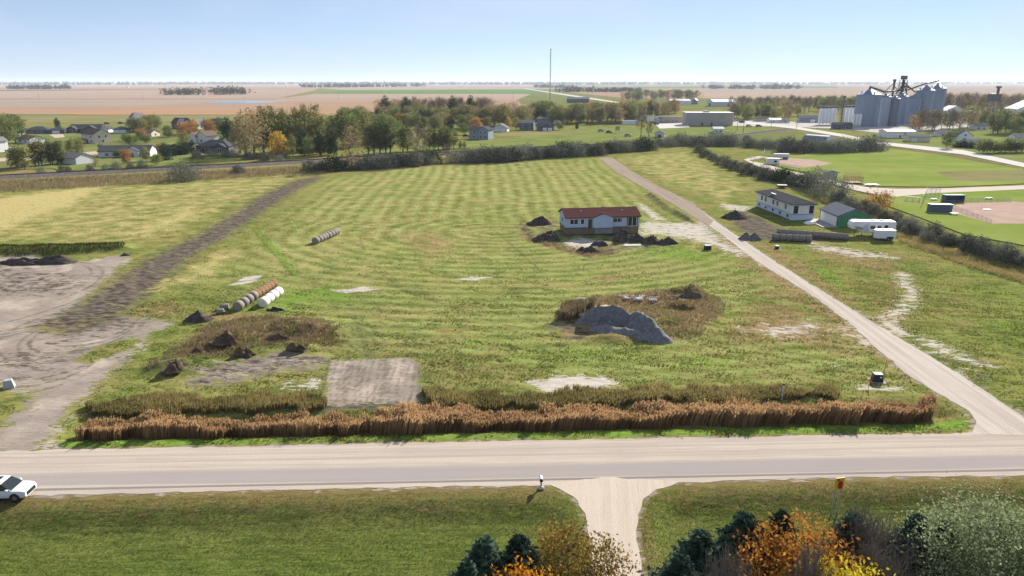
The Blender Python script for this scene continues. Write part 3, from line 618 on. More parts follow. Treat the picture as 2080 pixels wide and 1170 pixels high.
fld([(-200,331),(0,322),(100,317),(215,306),(330,301),(420,296),(420,299),(330,305),(215,312),(100,324),(0,329),(-200,338)], DIRTR, 'dirt_street'); fld([(100,274),(128,273),(132,279),(112,281)], DIRTR, 'driveway'); fld([(330,310),(400,303),(480,297),(480,300),(400,307),(335,314)], DIRTR, 'dirt_street')
# right side
F_BALL = fieldmat('ball_turf', (.165,.225,.045), (.235,.265,.075), (.03,.05,1))
fld([(1560,300),(1785,305),(2600,430),(2600,360),(2080,346),(1957,318),(1782,296),(1700,300)], F_BRN, 'verge'); fld([(1590,318),(1790,300),(1900,314),(2080,346),(2600,420),(2600,385),(2080,374),(1920,381),(1780,379),(1700,368),(1640,352),(1560,334),(1550,322)], F_BALL, 'ball_field')
fld([(1900,350),(2080,346),(2200,365),(2080,368),(1940,368)], F_DRY, 'dry_patch'); fld([(1780,398),(1900,392),(2080,387),(2500,380),(2500,520),(2080,500),(1960,478),(1860,440),(1790,415)], F_BALL, 'ball_field')
fld([(1572,323),(1590,321),(1650,325),(1691,333),(1660,339),(1620,342),(1582,335)], fieldmat('infield_clay', (.43,.31,.255), (.37,.265,.22), (.3,.3,1)), 'infield'); fld([(1927,425),(1950,414),(2060,411),(2250,430),(2200,456),(2013,456),(1930,432)], MATS['infield_clay'], 'infield')
fld([(1521,327),(1560,336),(1603,348),(1640,356),(1712,373),(1765,382),(1820,385),(1918,384),(2080,378),(2500,365),(2500,372),(2080,386),(1890,394),(1820,401),(1779,397),(1729,386),(1706,379),(1634,364),(1542,341),(1510,325),(1540,318),(1560,320)], gravel_mat('park_track', (.50,.44,.375), (.44,.385,.325), (.36,.31,.26)), 'park_track')
fld([(1780,262),(2000,262),(2300,290),(2300,350),(2080,331),(1957,306),(1782,289),(1740,281)], F_LAWN, 'lawn'); fld([(1590,268),(1660,272),(1780,290),(1790,300),(1560,296),(1430,290),(1420,286)], F_OLV, 'verge')
fld([(1440,244),(1700,250),(1960,246),(1985,258),(1800,272),(1700,262),(1590,258),(1480,256)], gravel_mat('town_gravel', (.44,.41,.37), (.38,.35,.31), (.30,.28,.26)), 'gravel_lot'); fld([(1330,252),(1400,250),(1400,259),(1340,262)], CONC, 'paved_lot')
fld([(1480,243),(1542,250),(1611,257),(1712,273),(1782,288),(1957,306),(2080,332),(2400,388),(2400,400),(2080,341),(1957,315),(1782,294),(1712,279),(1611,262),(1542,254),(1470,246)], CONC, 'highway')
fld([(1063,180),(1070,180),(1160,193),(1280,211),(1270,212),(1150,194)], CONC, 'far_road')
fld([(-900,188.3),(380,176.4),(900,177),(900,177.3),(380,176.8),(-900,189)], F_DRY, 'field_edge') if False else None
wm, n_, l_, b_ = nmat('pond_water'); b_.inputs['Base Color'].default_value = (.05,.08,.10,1); b_.inputs['Roughness'].default_value = .15
sheet('pond', [(412,209),(450,206.3),(510,205.2),(545,206.5),(590,206.2),(560,208.2),(520,210.5),(450,211.2)], wm, fz[0]+.02, 0, 0)
# railway: ballast bank, sleepers, two rails
RWP = [(-400,381),(0,362),(340,345),(520,335.5),(625,329.5),(792,319.5),(922,312.5),(1020,306.5),(1200,297),(1330,290),(1500,277),(1600,264)]
rw = [P(*p) for p in RWP]
def strip(pts, prof):                 # sweep a cross-section (offset, height) along a polyline
    V = []; F = []; m = len(prof)
    for i, p in enumerate(pts):
        d = (pts[min(i+1, len(pts)-1)]-pts[max(i-1, 0)]).normalized(); s = Vector((-d.y, d.x, 0))
        for o, z in prof: V.append((p.x+s.x*o, p.y+s.y*o, z))
    for i in range(len(pts)-1):
        for j in range(m-1): F.append((i*m+j, i*m+j+1, (i+1)*m+j+1, (i+1)*m+j))
    return V, F
rt = empty('railway_track', (0,0,0), 0, 'single railway track on a grey ballast bank crossing behind the field', 'railway')
BALL = mat('ballast', (.19,.165,.15), .95, var=.3, scale=1.5, spec=0); RUST = mat('rail_steel', (.055,.04,.034), .6, var=.2, scale=2)
m_ = MB(); m_.add(*strip(rw, [(4.2,-.1),(2.0,1.0),(-2.0,1.0),(-4.2,-.1)])); m_.build('ballast', BALL, rt)
for o in (-.72,.72): m_ = MB(); m_.add(*strip(rw, [(o+.09,1.1),(o+.09,1.34),(o-.09,1.34),(o-.09,1.1)])); m_.build('rail', RUST, rt)
m_ = MB()
for a, b in zip(rw[1:-2], rw[2:-1]):
    L = (b-a).length; d = (b-a)/L; s = Vector((-d.y, d.x, 0))
    for k in range(int(L/.9)):
        c = a+d*(k*.9); q = [c-s*1.3-d*.12, c+s*1.3-d*.12, c+s*1.3+d*.12, c-s*1.3+d*.12]; m_.add([(v.x,v.y,z) for z in (.95,1.1) for v in q], [(4,5,6,7),(0,1,5,4),(1,2,6,5),(2,3,7,6),(3,0,4,7)])
tag(m_.build('sleepers', mat('creosote', (.06,.048,.04), .9), rt), kind='stuff')
# far treelines and groves (read as one mass each)
def treeline(name, pts, n, h, depth, leaf, m, label, seed):
    rng = np.random.default_rng(seed); w = [P(*p) for p in pts]; C = []
    L = np.array([(b-a).length for a, b in zip(w, w[1:])]); cum = np.concatenate([[0], np.cumsum(L)])
    for i in range(n):
        s = rng.random()*cum[-1]; k = min(np.searchsorted(cum, s)-1, len(L)-1); k = max(k, 0); p = w[k].lerp(w[k+1], (s-cum[k])/L[k])
        hh = h*(.55+.55*fbm(np.array([s*.012+seed]), np.array([seed*3.]), 3)[0])*rng.uniform(.75,1.1); r = hh*.38
        q = rng.normal(size=(26,3))*np.array([r*.62, r*.62, hh*.24])+np.array([p.x+rng.normal()*depth*.4, p.y+rng.normal()*depth*.5, hh*.52]); q[:,2] = np.clip(q[:,2], .3, hh)
        C.append(q)
    C = np.concatenate(C); V, F = leaf_quads(C, leaf, rng); me = np_mesh(name, V, F, np.repeat(np.clip(np.repeat(rng.random(n), 26)*.7+rng.random(len(C))*.4, 0, 1), 4))
    o = link(name, me, m); return tag(o, label, 'trees', None, 'stuff')
LF = leafmat('leaf_far', (.05,.055,.035), (.12,.11,.07), .2, 0); LF2 = leafmat('leaf_far_dark', (.03,.04,.025), (.08,.08,.05), .2, 0)
treeline('distant_trees', [(335,193),(380,193),(430,193),(497,191.5)], 110, 26, 25, 2.6, LF, 'long grey-green grove in the tan field behind the pond', 1)
treeline('distant_trees', [(22,181),(80,181.2),(140,180.5)], 90, 28, 40, 4, LF2, 'dark grove with a white farm in the far field at left', 2)
treeline('distant_trees', [(618,177.5),(680,177.6),(760,176.6),(862,175.8)], 130, 30, 80, 6, LF2, 'dark far grove with farm buildings above the green strip', 3)
treeline('distant_trees', [(1130,187),(1200,187.2),(1300,187)], 110, 22, 30, 3, LF2, 'dark windbreak with a small silo right of the mast', 4)
treeline('distant_trees', [(1085,178.5),(1160,178)], 50, 26, 60, 4, LF, 'far grey grove just right of the mast', 5)
treeline('distant_trees', [(1432,181),(1500,181),(1612,180.6)], 80, 28, 80, 4.5, LF, 'hazy grove in the far field above the white bins', 6)
for k, (y, h, x0, x1, n) in enumerate([(172.2,30,-700,330,200),(171.6,34,300,760,150),(172,30,640,1300,170),(170.6,40,-900,1500,420),(170.8,40,1200,2900,380),(171.6,32,1300,1900,120),(170.0,55,-900,3000,520)]):
    treeline('distant_trees', [(x0,y),((x0+x1)/2,y-.1),(x1,y)], n, h, 400, 22, LF2, ['thin dark tree line on the left horizon','dark tree line on the horizon above the grove','dark tree line on the horizon behind the mast','long faint tree line along the left horizon','long faint tree line along the right horizon','dark tree line on the horizon above the warehouse','faintest tree line along the whole horizon'][k], 20+k)
# ------------------------------------------------------------------ buildings
def siding(name, c, gap=.0, rough=.75): return mat(name, c, rough, var=.06, scale=1.2, stretch=(.4,.4,6), bump=.0)
WHT = siding('siding_white', (.72,.72,.70)); CRM = siding('siding_cream', (.62,.54,.44)); GRYW = siding('siding_grey', (.33,.35,.37)); BLU = siding('siding_blue', (.22,.27,.34)); NAVY = siding('siding_dark', (.09,.10,.125)); TANW = siding('siding_tan', (.42,.36,.30)); PALE = siding('siding_pale', (.55,.56,.56)); LBL = siding('housewrap_blue', (.50,.60,.72))
RDK = mat('shingle_dark', (.085,.085,.092), .9, var=.2, scale=3, spec=0); RBR = mat('shingle_brown', (.17,.125,.10), .9, var=.2, scale=3, spec=0); RGR = mat('shingle_grey', (.20,.20,.205), .9, var=.2, scale=3, spec=0); RRED = mat('shingle_redbrown', (.105,.050,.044), .9, var=.2, scale=3, spec=0); RWH = mat('metal_roof_white', (.52,.53,.55), .7, var=.08)
TRIM = mat('trim_white', (.74,.74,.72), .6, var=.04); WOOD = mat('raw_lumber', (.52,.34,.19), .8, var=.2, scale=3); CONB = mat('foundation', (.33,.31,.29), .9, var=.15)
gm, n_, l_, b_ = nmat('window_glass'); b_.inputs['Base Color'].default_value = (.02,.025,.03,1); b_.inputs['Roughness'].default_value = .08; GLS = gm
GDOOR = mat('garage_door_white', (.70,.70,.69), .6, var=.05); DOOR = mat('door_dark', (.06,.06,.065), .6)
def mass(root, cx, cy, w, d, h, wm, rm, roof='gable', axis='x', pitch=.42, z0=0., over=.5, wname='wall'):
    """one volume with its roof; axis = ridge direction"""
    x0, x1, y0, y1 = cx-w/2, cx+w/2, cy-d/2, cy+d/2; zt = z0+h
    half = d/2 if axis == 'x' else w/2; rise = half*pitch
    T = (lambda a, b, z: (a, b, z)) if axis == 'x' else (lambda a, b, z: (b, a, z))
    a0, a1, b0, b1 = (x0, x1, y0, y1) if axis == 'x' else (y0, y1, x0, x1); bc = (b0+b1)/2
    mb = MB()
    if roof in ('gable',):
        A = [T(a0,b0,z0),T(a0,b1,z0),T(a0,b1,zt),T(a0,bc,zt+rise),T(a0,b0,zt)]; B = [T(a1,b0,z0),T(a1,b1,z0),T(a1,b1,zt),T(a1,bc,zt+rise),T(a1,b0,zt)]; mb.hull(A, B)
    elif roof == 'flat': mb.box(x0,x1,y0,y1,z0,zt)
    else: mb.box(x0,x1,y0,y1,z0,zt-.02)
    wl_ = mb.build(wname, wm, root)
    r = MB(); th = .22; e = over; dz = e*pitch; lift = .03
    if roof == 'gable':
        for s in (-1, 1):
            be = bc+s*(half+e); q = [T(a0-e*.7,be,zt-dz+lift),T(a1+e*.7,be,zt-dz+lift),T(a1+e*.7,bc,zt+rise+lift),T(a0-e*.7,bc,zt+rise+lift)]
            r.hull(q, [(v[0],v[1],v[2]+th) for v in q])
    elif roof == 'hip':
        hh = min(half, (a1-a0)/2*.98); lo = [T(a0-e,b0-e,zt-dz),T(a1+e,b0-e,zt-dz),T(a1+e,b1+e,zt-dz),T(a0-e,b1+e,zt-dz)]; ri = [T(a0+hh,bc,zt+rise),T(a1-hh,bc,zt+rise)]
        lo = [(v[0],v[1],v[2]+lift) for v in lo]; up = [(v[0],v[1],v[2]+th) for v in lo]; rr = [(v[0],v[1],v[2]+th) for v in ri]
        r.add(lo+up+rr, [(3,2,1,0),(0,1,5,4),(1,2,6,5),(2,3,7,6),(3,0,4,7),(4,5,9,8),(6,7,8,9),(5,6,9),(7,4,8)])
    else:
        r.box(x0-.15,x1+.15,y0-.15,y1+.15,zt,zt+.3)
    ro = r.build('roof', rm, root); return wl_, ro
def opening(root, cx, cy, w, d, face, u, z, ww, hh, kind='window', fm=None):
    """window, door or garage door on face f/b/l/r of a volume; u measured from the face centre"""
    fm = fm or TRIM
    def bx(mb, u0, u1, z0, z1, o0, o1):
        if face == 'f': mb.box(cx+u0, cx+u1, cy-d/2-o1, cy-d/2-o0, z0, z1)
        elif face == 'b': mb.box(cx-u1, cx-u0, cy+d/2+o0, cy+d/2+o1, z0, z1)
        elif face == 'r': mb.box(cx+w/2+o0, cx+w/2+o1, cy+u0, cy+u1, z0, z1)
        else: mb.box(cx-w/2-o1, cx-w/2-o0, cy-u1, cy-u0, z0, z1)
        return mb
    if kind == 'window':
        f = bx(MB(), u-ww/2-.12, u+ww/2+.12, z-.12, z+hh+.12, -.02, .06).build('window', fm, root)
        bx(MB(), u-ww/2, u+ww/2, z, z+hh, .04, .085).build('pane', GLS, f)
        if ww > 1.3: bx(MB(), u-.05, u+.05, z, z+hh, .07, .10).build('mullion', fm, f)
    elif kind == 'garage_door':
        f = bx(MB(), u-ww/2-.12, u+ww/2+.12, z, z+hh+.12, -.02, .05).build('garage_door', fm, root)
        m_ = MB()
        for k in range(4): bx(m_, u-ww/2, u+ww/2, z+hh*k/4+.03, z+hh*(k+1)/4-.03, .03, .085)
        m_.build('panel', GDOOR, f)
    else:
        f = bx(MB(), u-ww/2-.1, u+ww/2+.1, z, z+hh+.1, -.02, .05).build('door', fm, root); bx(MB(), u-ww/2, u+ww/2, z+.02, z+hh, .03, .08).build('leaf', DOOR, f)
def house(name, px, py, rz, label, masses, opens=(), cat='house', group=None, fz_=0):
    r = empty(name, G(px, py, -.05+fz_), math.radians(rz), label, cat, group)
    for M in masses: mass(r, *M[:5], M[5], M[6], *M[7:])
    for (i, face, u, z, ww, hh, *k) in opens:
        M = masses[i]; opening(r, M[0], M[1], M[2], M[3], face, u, z, ww, hh, *(k or ['window']))
    return r
W_ = 'window'; GD = 'garage_door'; DR = 'door'
# left estate
house('house', 97, 271, 8, 'long low house with dark hip roof at the upper left', [(-5,0,15,10,3,NAVY,RDK,'hip','x',.4),(9.5,-2.5,11,9,2.9,NAVY,RDK,'hip','x',.4)], [(1,'f',-.5,0,4.8,2.3,GD),(0,'f',-3,.9,1.6,1.3),(0,'f',3,.9,1.2,1.3),(0,'f',.5,0,1,2.1,DR)])
house('house', 64, 291, -25, 'low white house with brown roof near the left edge', [(0,0,13,9,2.9,WHT,RBR,'gable','x',.4),(-7.5,2,5,7,2.7,WHT,RBR,'gable','y',.4)], [(0,'r',0,0,4.6,2.2,GD),(0,'f',-3,1,1.4,1.2),(0,'f',2,1,1.4,1.2)])
house('house', 34, 278, -20, 'small white gabled house behind the trees at the left edge', [(0,0,6,9,4.6,WHT,RGR,'gable','y',.7)], [(0,'f',0,1,1.4,1.4),(0,'f',0,3.6,1,1.2)])
house('garage', 0, 309, -20, 'white garage cut by the left edge of the photo', [(0,0,6,6,6.0,WHT,RGR,'gable','y',.6)], [(0,'f',0,.2,3,2.2,GD),(0,'f',0,4,1,1)], 'garage')
house('house', 180, 269, 6, 'dark long house with several gables behind the tan house', [(0,0,22,11,3.1,NAVY,RDK,'gable','x',.5),(-8,-6,7,5,3,NAVY,RDK,'gable','y',.6),(5,-6,8,4,3,NAVY,RDK,'gable','y',.6),(14,-3,7,9,2.9,PALE,RDK,'gable','y',.5)], [(1,'f',0,1,2.2,1.4),(2,'f',0,1,2,1.4),(3,'f',0,0,4.4,2.3,GD),(0,'f',-2,1,1.4,1.3)])
house('garage', 249, 270, 4, 'dark-roofed garage with pale doors beside the dark long house', [(0,0,9,8,2.9,LBL,RDK,'hip','x',.45)], [(0,'f',-2,0,2.8,2.2,GD),(0,'f',2,0,2.8,2.2,GD)], 'garage')
t = house('house', 197, 290, -32, 'tall tan two-storey house with a deck and cream gable', [(0,0,15,10,5.8,CRM,RBR,'gable','x',.55)], [(0,'f',-4.5,3.6,1.2,1.3),(0,'f',-1,3.6,1.2,1.3),(0,'f',3.5,3.6,1.2,1.3),(0,'f',3.5,.8,1.6,1.3),(0,'f',-1,0,2,2.1,DR),(0,'r',-2,3.6,1,1.2),(0,'r',2,3.6,1,1.2),(0,'r',0,.9,1.2,1.2)])
m_ = MB(); m_.box(-7,-1,-8,-5.05,2.5,2.7)
for x in (-6.8,-4,-1.2): m_.box(x-.1,x+.1,-7.9,-7.7,0,3.6)
m_.box(-7,-1,-7.9,-7.82,3.5,3.6).build('deck', mat('deck_wood', (.10,.08,.07), .8), t)
house('house', 282, 249, -30, 'white steep-gabled house among trees at upper left', [(-3,0,9,8,5,WHT,RGR,'gable','x',.9),(3.5,-2,7,8,5,WHT,RGR,'gable','y',1.0)], [(1,'f',0,1,1.6,1.5),(1,'f',0,4,1.2,1.2),(0,'f',-2,1,1.4,1.3),(1,'r',0,1,1.2,1.2)])
house('house', 305, 277, -14, 'small brown-roofed house between orange trees', [(0,0,9.5,8,2.8,CRM,RBR,'gable','x',.45)], [(0,'f',-2,.9,1.3,1.2),(0,'r',0,.9,1.2,1.2)])
house('house', 371, 261, -22, 'dark house with two steep white-trimmed gables behind orange trees', [(0,0,13,9,5,NAVY,RDK,'gable','x',.75),(4.5,-4,6,5,5,PALE,RDK,'gable','y',1.0)], [(1,'f',0,1,1.6,1.6),(1,'f',0,4.2,1.2,1.4),(0,'f',-3,1,1.4,1.4)])
house('house', 403, 262, -22, 'white steep-gabled wing right of the dark gabled house', [(0,0,7,8,4.4,WHT,RGR,'gable','y',1.0)], [(0,'f',0,1,1.4,1.4),(0,'r',0,1,1.2,1.2)])
house('garage', 444, 252, -8, 'grey low garage right of the steep-gabled houses', [(0,0,12,8,3,GRYW,RDK,'gable','x',.4)], [(0,'f',-2,0,4,2.3,GD)], 'garage')
house('house', 411, 290, -28, 'pale grey house with twin gables above the dark hip roof', [(-3.5,0,8,9,4,PALE,RBR,'gable','y',.6),(4,1,9,9,4.6,PALE,RBR,'gable','y',.6)], [(0,'f',0,1,1.6,1.3),(1,'f',0,1,1.6,1.3),(1,'r',0,1.4,1.2,1.2)])
house('house', 442, 308, -4, 'black hip-roofed house with covered porch near the tall poplars', [(0,0,18,11,3.4,NAVY,RDK,'hip','x',.5),(5,-6,6,3,3.2,NAVY,RDK,'gable','y',.5)], [(0,'f',-5,.4,2,2.1,DR),(0,'f',-2,.8,1.6,1.5),(1,'f',0,.7,2.2,1.6)])
house('house', 261, 317, 10, 'long pale house with dark roof and central gable', [(0,0,24,11,3,PALE,RDK,'gable','x',.42),(4,-5.8,7,4,3,PALE,RDK,'gable','y',.5)], [(0,'f',-8,.8,1.5,1.3),(0,'f',-4.5,.8,1.5,1.3),(1,'f',0,.3,2.4,2,DR),(0,'f',9.5,.8,1.6,1.3),(0,'l',0,1,1.4,1.2)])
house('garage', 155, 332, -22, 'detached pale garage with grey roof by the railway', [(0,0,12.5,9,3,PALE,RGR,'gable','x',.42)], [(0,'f',-3,1,1,1)], 'garage')
# middle
house('house', 978, 282, -18, 'blue two-storey house standing alone on the lawn', [(-3.5,0,7,8.5,6.2,BLU,RDK,'gable','x',.4),(3,-.5,7.5,10,6.2,BLU,RDK,'gable','y',.5)], [(0,'f',0,1,1.4,1.3),(0,'f',0,4,1.2,1.3),(1,'f',-1.6,1,1.2,1.3),(1,'f',1.8,.9,1.6,1.5),(1,'f',-1.6,4,1.2,1.3),(1,'f',1.8,4,1.2,1.3)])
house('garage', 1018, 267, -12, 'pale garage with two white doors right of the blue house', [(0,0,11,9,3,PALE,RGR,'gable','y',.5)], [(0,'f',-2.4,0,3.2,2.3,GD),(0,'f',2.2,0,3.2,2.3,GD)], 'garage')
house('house', 1071, 264, -10, 'black two-storey house left of the white garage doors', [(0,0,11,9,5.6,NAVY,RGR,'gable','x',.45)], [(0,'f',-3,1,1.3,1.3),(0,'f',2.5,1,1.3,1.3),(0,'f',-3,3.7,1.3,1.2),(0,'f',2.5,3.7,1.3,1.2)])
house('garage', 1108, 265, -8, 'black gabled garage with two white double doors', [(0,0,13,9,3,NAVY,RDK,'gable','x',.5),(2,-4.5,8,2,3,NAVY,RDK,'gable','y',.6)], [(1,'f',-2,0,3,2.3,GD),(1,'f',2,0,3,2.3,GD),(0,'f',-5,.3,1,2.1,DR)], 'garage')
house('house', 1114, 252, -10, 'blue-white house behind the black garage', [(-3,0,13,9,4.5,BLU,RGR,'gable','x',.4),(8,-2,7,8,3.2,WHT,RDK,'gable','y',.4)], [(0,'f',-2,1,1.5,1.3),(1,'f',0,.2,3,2.2,GD)])
house('shed', 801, 268, 0, 'small blue shed behind the leaning poplars', [(0,0,5,5,3.6,BLU,RGR,'gable','y',.5)], [(0,'f',0,0,1.8,2.2,DR)], 'shed')
house('barn', 1174, 209, -6, 'dark long barn below the mast', [(0,0,40,18,7,NAVY,RGR,'gable','x',.35)], [(0,'f',-8,0,6,5,DR),(0,'f',8,0,6,5,DR)], 'barn')
wh = empty('warehouse', G(1436, 254), math.radians(-4), 'big tan flat-roofed warehouse with dark seams', 'warehouse')
WT = mat('panel_tan', (.36,.34,.315), .8, var=.05, scale=.3)
MB().box(-20,20,-9,9,0,10.6).build('wall', WT, wh); MB().box(-20.3,20.3,-9.3,9.3,10.6,11).build('roof', RWH, wh)
for k in range(4): MB().box(-20+10*k+.18, -10+10*k-.18, -9.12, -8.98, .1, 10.5).build('panel', WT, wh)
for k in range(2): MB().box(-20.12,-19.98,-9+9*k+.18,9*k-.18,.1,10.5).build('panel', WT, wh)
for x in (-6,2): MB().box(x-.9,x+.9,-9.2,-9.1,.05,2.4).build('door', DOOR, wh)
MB().box(-4,1,-2,2,11,12).build('roof_unit', GRYW, wh)
house('building', 1362, 249, 2, 'low pale flat building adjoining the tan warehouse', [(0,0,20,12,5,TANW,RGR,'flat'),(-9,2,10,10,4,PALE,RGR,'flat')], [(0,'f',0,.2,1.2,2.1,DR),(0,'f',4,1,1.6,1.3),(0,'f',-4,1,1.6,1.3)], 'building')
house('building', 1327, 246, 2, 'low flat shop left of the tan warehouse', [(0,0,16,12,4.2,WHT,RGR,'flat'),(9,1,8,9,3.4,TANW,RGR,'flat')], [(0,'f',-3,.2,3,2.4,GD),(0,'f',3,.9,1.6,1.3)], 'building')
house('building', 1295, 244, 2, 'small flat-roofed tan building behind the bare tree', [(0,0,20,12,4.2,TANW,RGR,'flat')], [(0,'f',-3,.2,3,2.4,GD),(0,'f',3,.9,1.6,1.3)], 'building')
house('trailer', 1280, 253, 0, 'long white box trailer left of the bare tree', [(0,0,14,3,3.4,WHT,RWH,'flat')], [], 'trailer')
house('barn', 1379, 212, 0, 'long white metal building behind the warehouse at left', [(0,0,34,18,6,WHT,RWH,'gable','x',.3)], [(0,'f',-6,0,5,4.5,DR)], 'barn')
house('barn', 1464, 216, 8, 'white-roofed metal barn with grey gable behind the warehouse', [(0,0,36,22,7,PALE,RWH,'gable','x',.35)], [(0,'f',8,0,5,4.5,DR),(0,'l',0,0,6,5,DR)], 'barn')
bb = empty('grain_bin', G(1410,212), 0, 'dark short grain bin between the white metal buildings', 'grain bin'); STEEL_D = mat('steel_dark', (.16,.18,.22), .5, .3, var=.15)
MB().lathe([(6,0),(6,7)], 20).build('wall', STEEL_D, bb, True); MB().lathe([(6.2,7),(1,10),(.2,10.2)], 20).build('roof', STEEL_D, bb)
house('house', 1449, 240, 0, 'small tan house behind the right of the warehouse', [(0,0,10,9,3.5,CRM,RBR,'gable','y',.6)], [(0,'f',0,1,1.6,1.3)])
house('shed', 1340, 279, -15, 'small grey shed beside the bare tree', [(0,0,6.5,5,3,PALE,RGR,'gable','y',.5)], [(0,'f',0,0,2,2.1,DR)], 'shed')
house('house', 1457, 270, 0, 'small white cottage half hidden by bushes right of centre', [(0,0,7.5,6,3.2,WHT,RWH,'gable','x',.4)], [(0,'f',-1.6,1,1.2,1.1),(0,'f',1.6,1,1.2,1.1)])
fb = empty('board_fence', G(1225,253), 0, 'brown board fence along the lawn left of the bare tree', 'fence'); FW = mat('fence_wood', (.16,.12,.09), .9, var=.25, scale=2)
for k in range(16): x = -15.5+31*k/16; MB().box(x+.03, x+1.91, -.05, .05, .05, 2.0+.1*(k % 3)).build('panel', FW, fb)
# right: town
house('house', 1545, 247, 0, 'tan low house left of the white bins', [(0,0,10.5,8,3.2,TANW,RBR,'gable','x',.4)], [(0,'f',-2.5,1,1.3,1.1),(0,'f',2.5,1,1.3,1.1)])
house('house', 1580, 250, 0, 'white low house with grey roof left of the blue barn', [(-3,1,11,8,3,WHT,RWH,'gable','x',.35),(5,-1,8,7,2.8,PALE,RGR,'hip','x',.4)], [(0,'f',-2,1,1.3,1.1),(1,'f',0,1,1.6,1.1)])
house('barn', 1641, 249, -14, 'blue-grey barn with pale roof beside the white bins', [(0,0,17,12,4.2,BLU,RGR,'gable','x',.4)], [(0,'l',0,0,3.6,3,GD),(0,'f',3,0,3.6,3,GD)], 'barn')
sb = house('shed', 1709, 262, -8, 'low dark blue shed in front of the small white bins', [(0,0,14,8,3.4,NAVY,RDK,'gable','x',.4)], [(0,'f',-3,0,3,2.5,DR),(0,'f',3,0,3,2.5,DR)], 'shed')
t = house('building', 1820, 280, -3, 'long white metal building below the grain bins', [(0,0,18.5,12,4.6,WHT,RWH,'gable','x',.16)], [(0,'f',-6,0,3,3,GD),(0,'f',-.3,0,1,2.2,DR),(0,'f',5.5,0,3,3,GD),(0,'f',2.5,3.2,1.5,.5)], 'building')
house('shed', 1861, 288, -8, 'tan shed with pale roof right of the white metal building', [(0,0,12.5,8,3.4,CRM,RGR,'gable','x',.3)], [(0,'f',-3,0,3,2.4,GD),(0,'r',0,1,1,1)], 'shed')
house('house', 1955, 287, -20, 'white gabled house with dark roof at right', [(0,0,8,9,4,WHT,RDK,'gable','y',.8),(-5,1,6,7,3,WHT,RDK,'gable','x',.6)], [(0,'f',0,1,1.6,1.3),(0,'f',0,3.6,1,1.1),(0,'r',0,1,1.2,1.2)])
house('house', 1982, 300, 2, 'long pale blue house with grey roof at right', [(0,0,15,8.5,3,LBL,RGR,'gable','x',.4)], [(0,'f',-5,.9,1.3,1.2),(0,'f',-1,.9,1.6,1.2),(0,'f',4,.9,1.3,1.2),(0,'f',2,0,.95,2.1,DR)])
house('barn', 1931, 238, 0, 'white shed with open gable right of the grain bins', [(0,0,20,14,7,WHT,RWH,'gable','y',.5),(16,0,16,12,5,WHT,RWH,'gable','x',.3)], [(0,'f',0,0,5,5,DR)], 'barn')
house('barn', 2085, 236, -8, 'large white barn roof cut by the right edge', [(0,0,34,26,8,WHT,RWH,'gable','y',.5)], [(0,'f',0,0,6,6,DR)], 'barn')
house('house', 1914, 278, 0, 'low white house among trees right of the tan shed', [(0,0,10,7,3,PALE,RGR,'gable','x',.4)], [(0,'f',-2,1,1.3,1.1),(0,'f',2,1,1.3,1.1)])
house('house', 1987, 264, -6, 'small house behind trees at the right', [(0,0,10,8,3.4,WHT,RGR,'gable','x',.5)], [(0,'f',-2,1,1.3,1.1),(0,'f',2,1,1.3,1.1)])
house('house', 2068, 290, 10, 'white house at the right edge behind the orchard row', [(0,0,11,8,3.4,WHT,RGR,'gable','x',.5)], [(0,'f',-2,1,1.3,1.1),(0,'f',2,1,1.3,1.1)])
for k, (px, py, d) in enumerate([(1916,226,7),(1922,226,7),(1928,226,7),(1943,228,8)]):
    b = empty('grain_bin', G(px, py), 0, ['leftmost small white bin above the white shed','second small white bin above the white shed','third small white bin above the white shed','larger white bin right of three small white bins'][k], 'grain bin', 'white bins above the white shed')
    MB().lathe([(d/2,0),(d/2,10)], 18).build('wall', WHT, b, True); MB().lathe([(d/2+.1,10),(.3,12.3)], 18).build('roof', RWH, b)
# quonset
q = empty('quonset_hut', G(1661, 292), math.radians(-58), 'arched dark quonset hut with white front behind the bushes', 'building')
n = 16; arc = [(math.cos(math.pi*i/n)*5.2, math.sin(math.pi*i/n)*5.2) for i in range(n+1)]
MB().hull([(-8,y,z) for y, z in arc], [(8,y,z) for y, z in arc]).build('shell', STEEL_D, q)
MB().hull([(8.02,y*.97,z*.97) for y, z in arc], [(8.15,y*.97,z*.97) for y, z in arc]).build('front', WHT, q); MB().box(8.16,8.24,-1.8,1.8,.02,3.4).build('door', PALE, q)
# grain elevator
def corr(name, c, rough=.62, metal=.15):
    m, n, l, b = nmat(name); b.inputs['Roughness'].default_value = rough; b.inputs['Metallic'].default_value = metal
    t = n.new('ShaderNodeTexCoord'); wv = n.new('ShaderNodeTexWave'); wv.bands_direction = 'Z'; wv.inputs['Scale'].default_value = 1.6; wv.inputs['Distortion'].default_value = 0
    z = n.new('ShaderNodeTexNoise'); z.inputs['Scale'].default_value = .5; z.inputs['Detail'].default_value = 5; mp = n.new('ShaderNodeMapping'); mp.inputs['Scale'].default_value = (1,1,.25)
    x = n.new('ShaderNodeMix'); x.data_type = 'RGBA'; x.inputs[6].default_value = (*c,1); x.inputs[7].default_value = (*[v*.72 for v in c],1)
    l.new(t.outputs['Object'], mp.inputs[0]); l.new(mp.outputs[0], z.inputs[0]); l.new(z.outputs[0], x.inputs[0]); l.new(x.outputs[2], b.inputs['Base Color'])
    l.new(t.outputs['Object'], wv.inputs[0]); bp = n.new('ShaderNodeBump'); bp.inputs['Strength'].default_value = .4; bp.inputs['Distance'].default_value = .15; l.new(wv.outputs[0], bp.inputs['Height']); l.new(bp.outputs[0], b.inputs['Normal']); return m
ST1 = corr('galvanised', (.25,.31,.42)); ST2 = corr('galvanised_bright', (.42,.47,.55)); ST3 = corr('galvanised_old', (.17,.21,.30))
